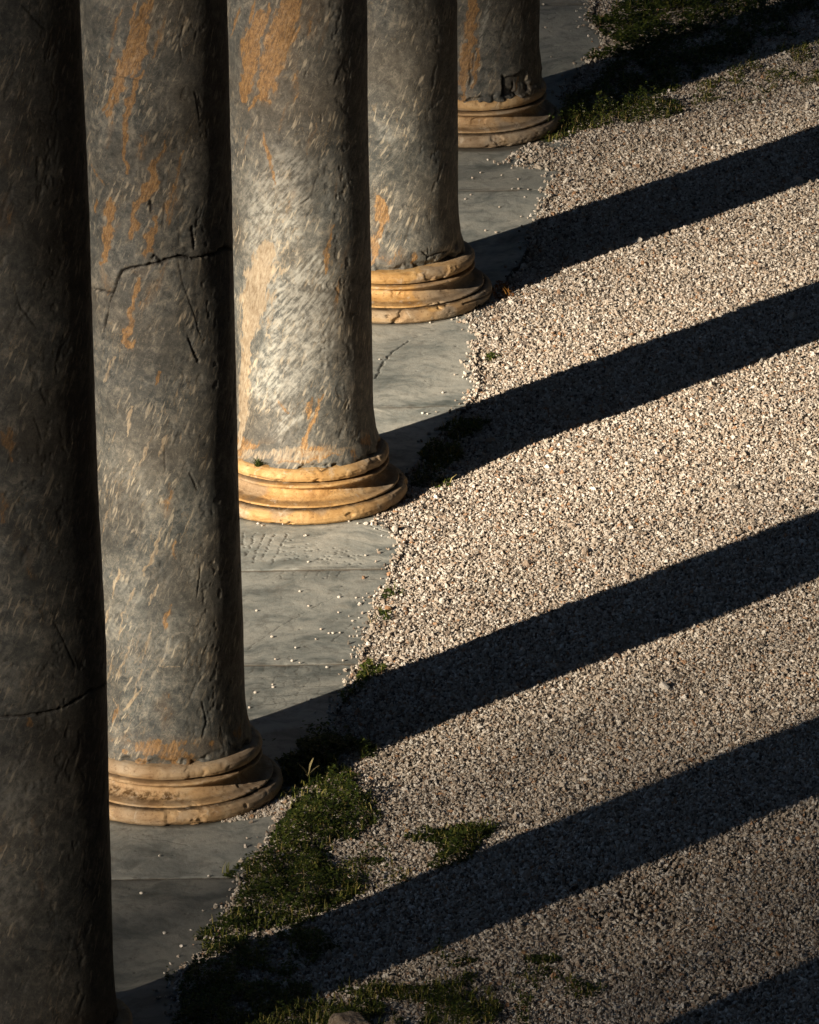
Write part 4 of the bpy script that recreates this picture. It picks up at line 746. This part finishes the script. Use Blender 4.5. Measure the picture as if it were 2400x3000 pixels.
# ------------------------------------------------------------ unseen trees added: two thin the sun around a gap, others cut sky light
nr = np.array([-math.sin(SUN_AZ), math.cos(SUN_AZ)]); dr = np.array([math.cos(SUN_AZ), math.sin(SUN_AZ)])
GAP_A, GAP_B, SG_L, SG_R, SG_B, TMIN = 30.7, 15.6, 2.3, 2.3, 1.65, .07  # crown gap shaped so sunlight fades towards the frame edges
def leafcards(P, s, seed):
    r = np.random.default_rng(seed); n = len(P); a = r.normal(size=(n, 3)); a /= np.linalg.norm(a, axis=1)[:, None]; b = np.cross(a, r.normal(size=(n, 3))); b /= np.linalg.norm(b, axis=1)[:, None]
    V = np.stack([P - a * s * .5, P + b * s * .5, P + a * s * .5, P - b * s * .5], 1) * 1.0
    return V.reshape(-1, 3), np.arange(4 * n).reshape(n, 4)
def trunk(pts, r0, r1, n=10):
    V = []; m_ = len(pts)
    for q, p in enumerate(pts):
        rr = r0 + (r1 - r0) * q / (m_ - 1)
        for k in range(n): V.append((p[0] + rr * math.cos(2 * PI * k / n), p[1] + rr * math.sin(2 * PI * k / n), p[2]))
    return np.array(V), grid_faces(n, m_, True)
CARD = .07
for nm, a0, a1, sd_ in (('left', 20.5, GAP_A, 1), ('right', GAP_A, 40.5, 2)):
    r = np.random.default_rng(900 + sd_); n = 420000
    A = r.uniform(a0, a1, n); B = r.uniform(11.5, 20.5, n)
    T = np.exp(-.5 * ((A - GAP_A) / (SG_L if sd_ == 1 else SG_R)) ** 2 - .5 * ((B - GAP_B) / SG_B) ** 2); T = TMIN + (1 - TMIN) * T
    tau = -np.log(T); area = (a1 - a0) * 9.0; leafA = CARD * CARD * .5 * .5
    need = tau * area / leafA / n
    k = r.random(n) < need
    A, B = A[k], B[k]; s = -13 + r.uniform(-1.2, 1.2, len(A)); B = B + (s + 13) * -math.tan(SUN_EL)
    P = np.c_[A[:, None] * nr + s[:, None] * dr, B]; print('shade leaves', len(P), float(need.max()))
    V, F = leafcards(P, CARD, sd_)
    ac = a0 + 2.5 if sd_ == 1 else a1 - 2.5; c = ac * nr - 13 * dr
    root = obj('added_tree', None, loc=(c[0], c[1], 0), label='unseen leafy crown added on the sunward side to dim the sun, the %s one' % nm, cat='added_tree', group='added sun screens outside the frame')
    V[:, :2] -= c
    obj('crown', mesh_np('crown', V, F, M['screen_leaf'], {'lc': ('FLOAT', np.repeat(r.random(len(P)) * .6, 4))}, False), root)
    V, F = trunk([(0, 0, 0), (.1, 0, 5), (.3, .1, 11), (.2, 0, 16)], .45, .15); obj('trunk', mesh_np('trunk', V, F, M['bark']), root)
for q, (x, y, R_) in enumerate([(12, 50, 12), (11, 33, 12), (-13, 52, 12), (-21, 40, 10), (-6, 68, 12), (9, 68, 11), (-9, 20.5, 11), (7, 17, 11), (26, 42, 12), (26, 60, 11), (24, 24, 11), (-27, 60, 11), (14, 4, 11), (-4, 4, 9)]):  # pines added overhead to cut sky light
    r = np.random.default_rng(950 + q); n = 11000; th = r.uniform(0, 2 * PI, n); rad = R_ * np.sqrt(r.random(n)); hh = 19.3 + 2.5 * np.sqrt(np.maximum(1 - (rad / R_) ** 2, 0)) * r.random(n)
    V, F = leafcards(np.c_[rad * np.cos(th), rad * np.sin(th), hh], .5, 50 + q)
    root = obj('added_pine', None, loc=(x, y, 0), label='unseen umbrella pine added above the ruin to cut sky light', cat='added_tree', group='added pines outside the frame')
    obj('crown', mesh_np('crown', V, F, M['screen_leaf'], {'lc': ('FLOAT', np.repeat(r.random(n) * .4, 4))}, False), root)
    V, F = trunk([(0, 0, 0), (.2, 0, 8), (.1, .2, 14), (0, 0, 20)], .4, .2); obj('trunk', mesh_np('trunk', V, F, M['bark']), root)

def added_cypress(x, y, k):  # cypress belt added to cut low sky light
    root = obj('added_tree', None, loc=(x, y, 0), label='unseen dark cypress added round the site to cut sky light', cat='added_tree', group='added cypress belt outside the frame')
    return root
r = np.random.default_rng(77); n = 20000; hh = r.uniform(0.3, 24, n); rm = 4.6 * np.sqrt(np.clip(np.minimum(hh / 5, (25.5 - hh) / 9), 0, 1)); th = r.uniform(0, 2 * PI, n); rr_ = rm * r.uniform(.55, 1, n)
V, F = leafcards(np.c_[rr_ * np.cos(th), rr_ * np.sin(th), hh], .55, 99); crown_me = mesh_np('crown', V, F, M['screen_leaf'], {'lc': ('FLOAT', np.repeat(r.random(n) * .4, 4))}, False)
V, F = trunk([(0, 0, 0), (.1, 0, 8), (0, .1, 18)], .4, .15); trunk_me = mesh_np('trunk', V, F, M['bark'])
q = 0
for k in range(46):
    a = 2 * PI * k / 46; dev = (a - (SUN_AZ + PI) + PI) % (2 * PI) - PI
    low = abs(dev) < math.radians(19)
    x, y = 58 * math.cos(a), 42 + 58 * math.sin(a)
    q += 1; o = added_cypress(x, y, q); o.scale = (1.25, 1.25, .46 if low else 1.15); obj('crown', crown_me, o); obj('trunk', trunk_me, o)
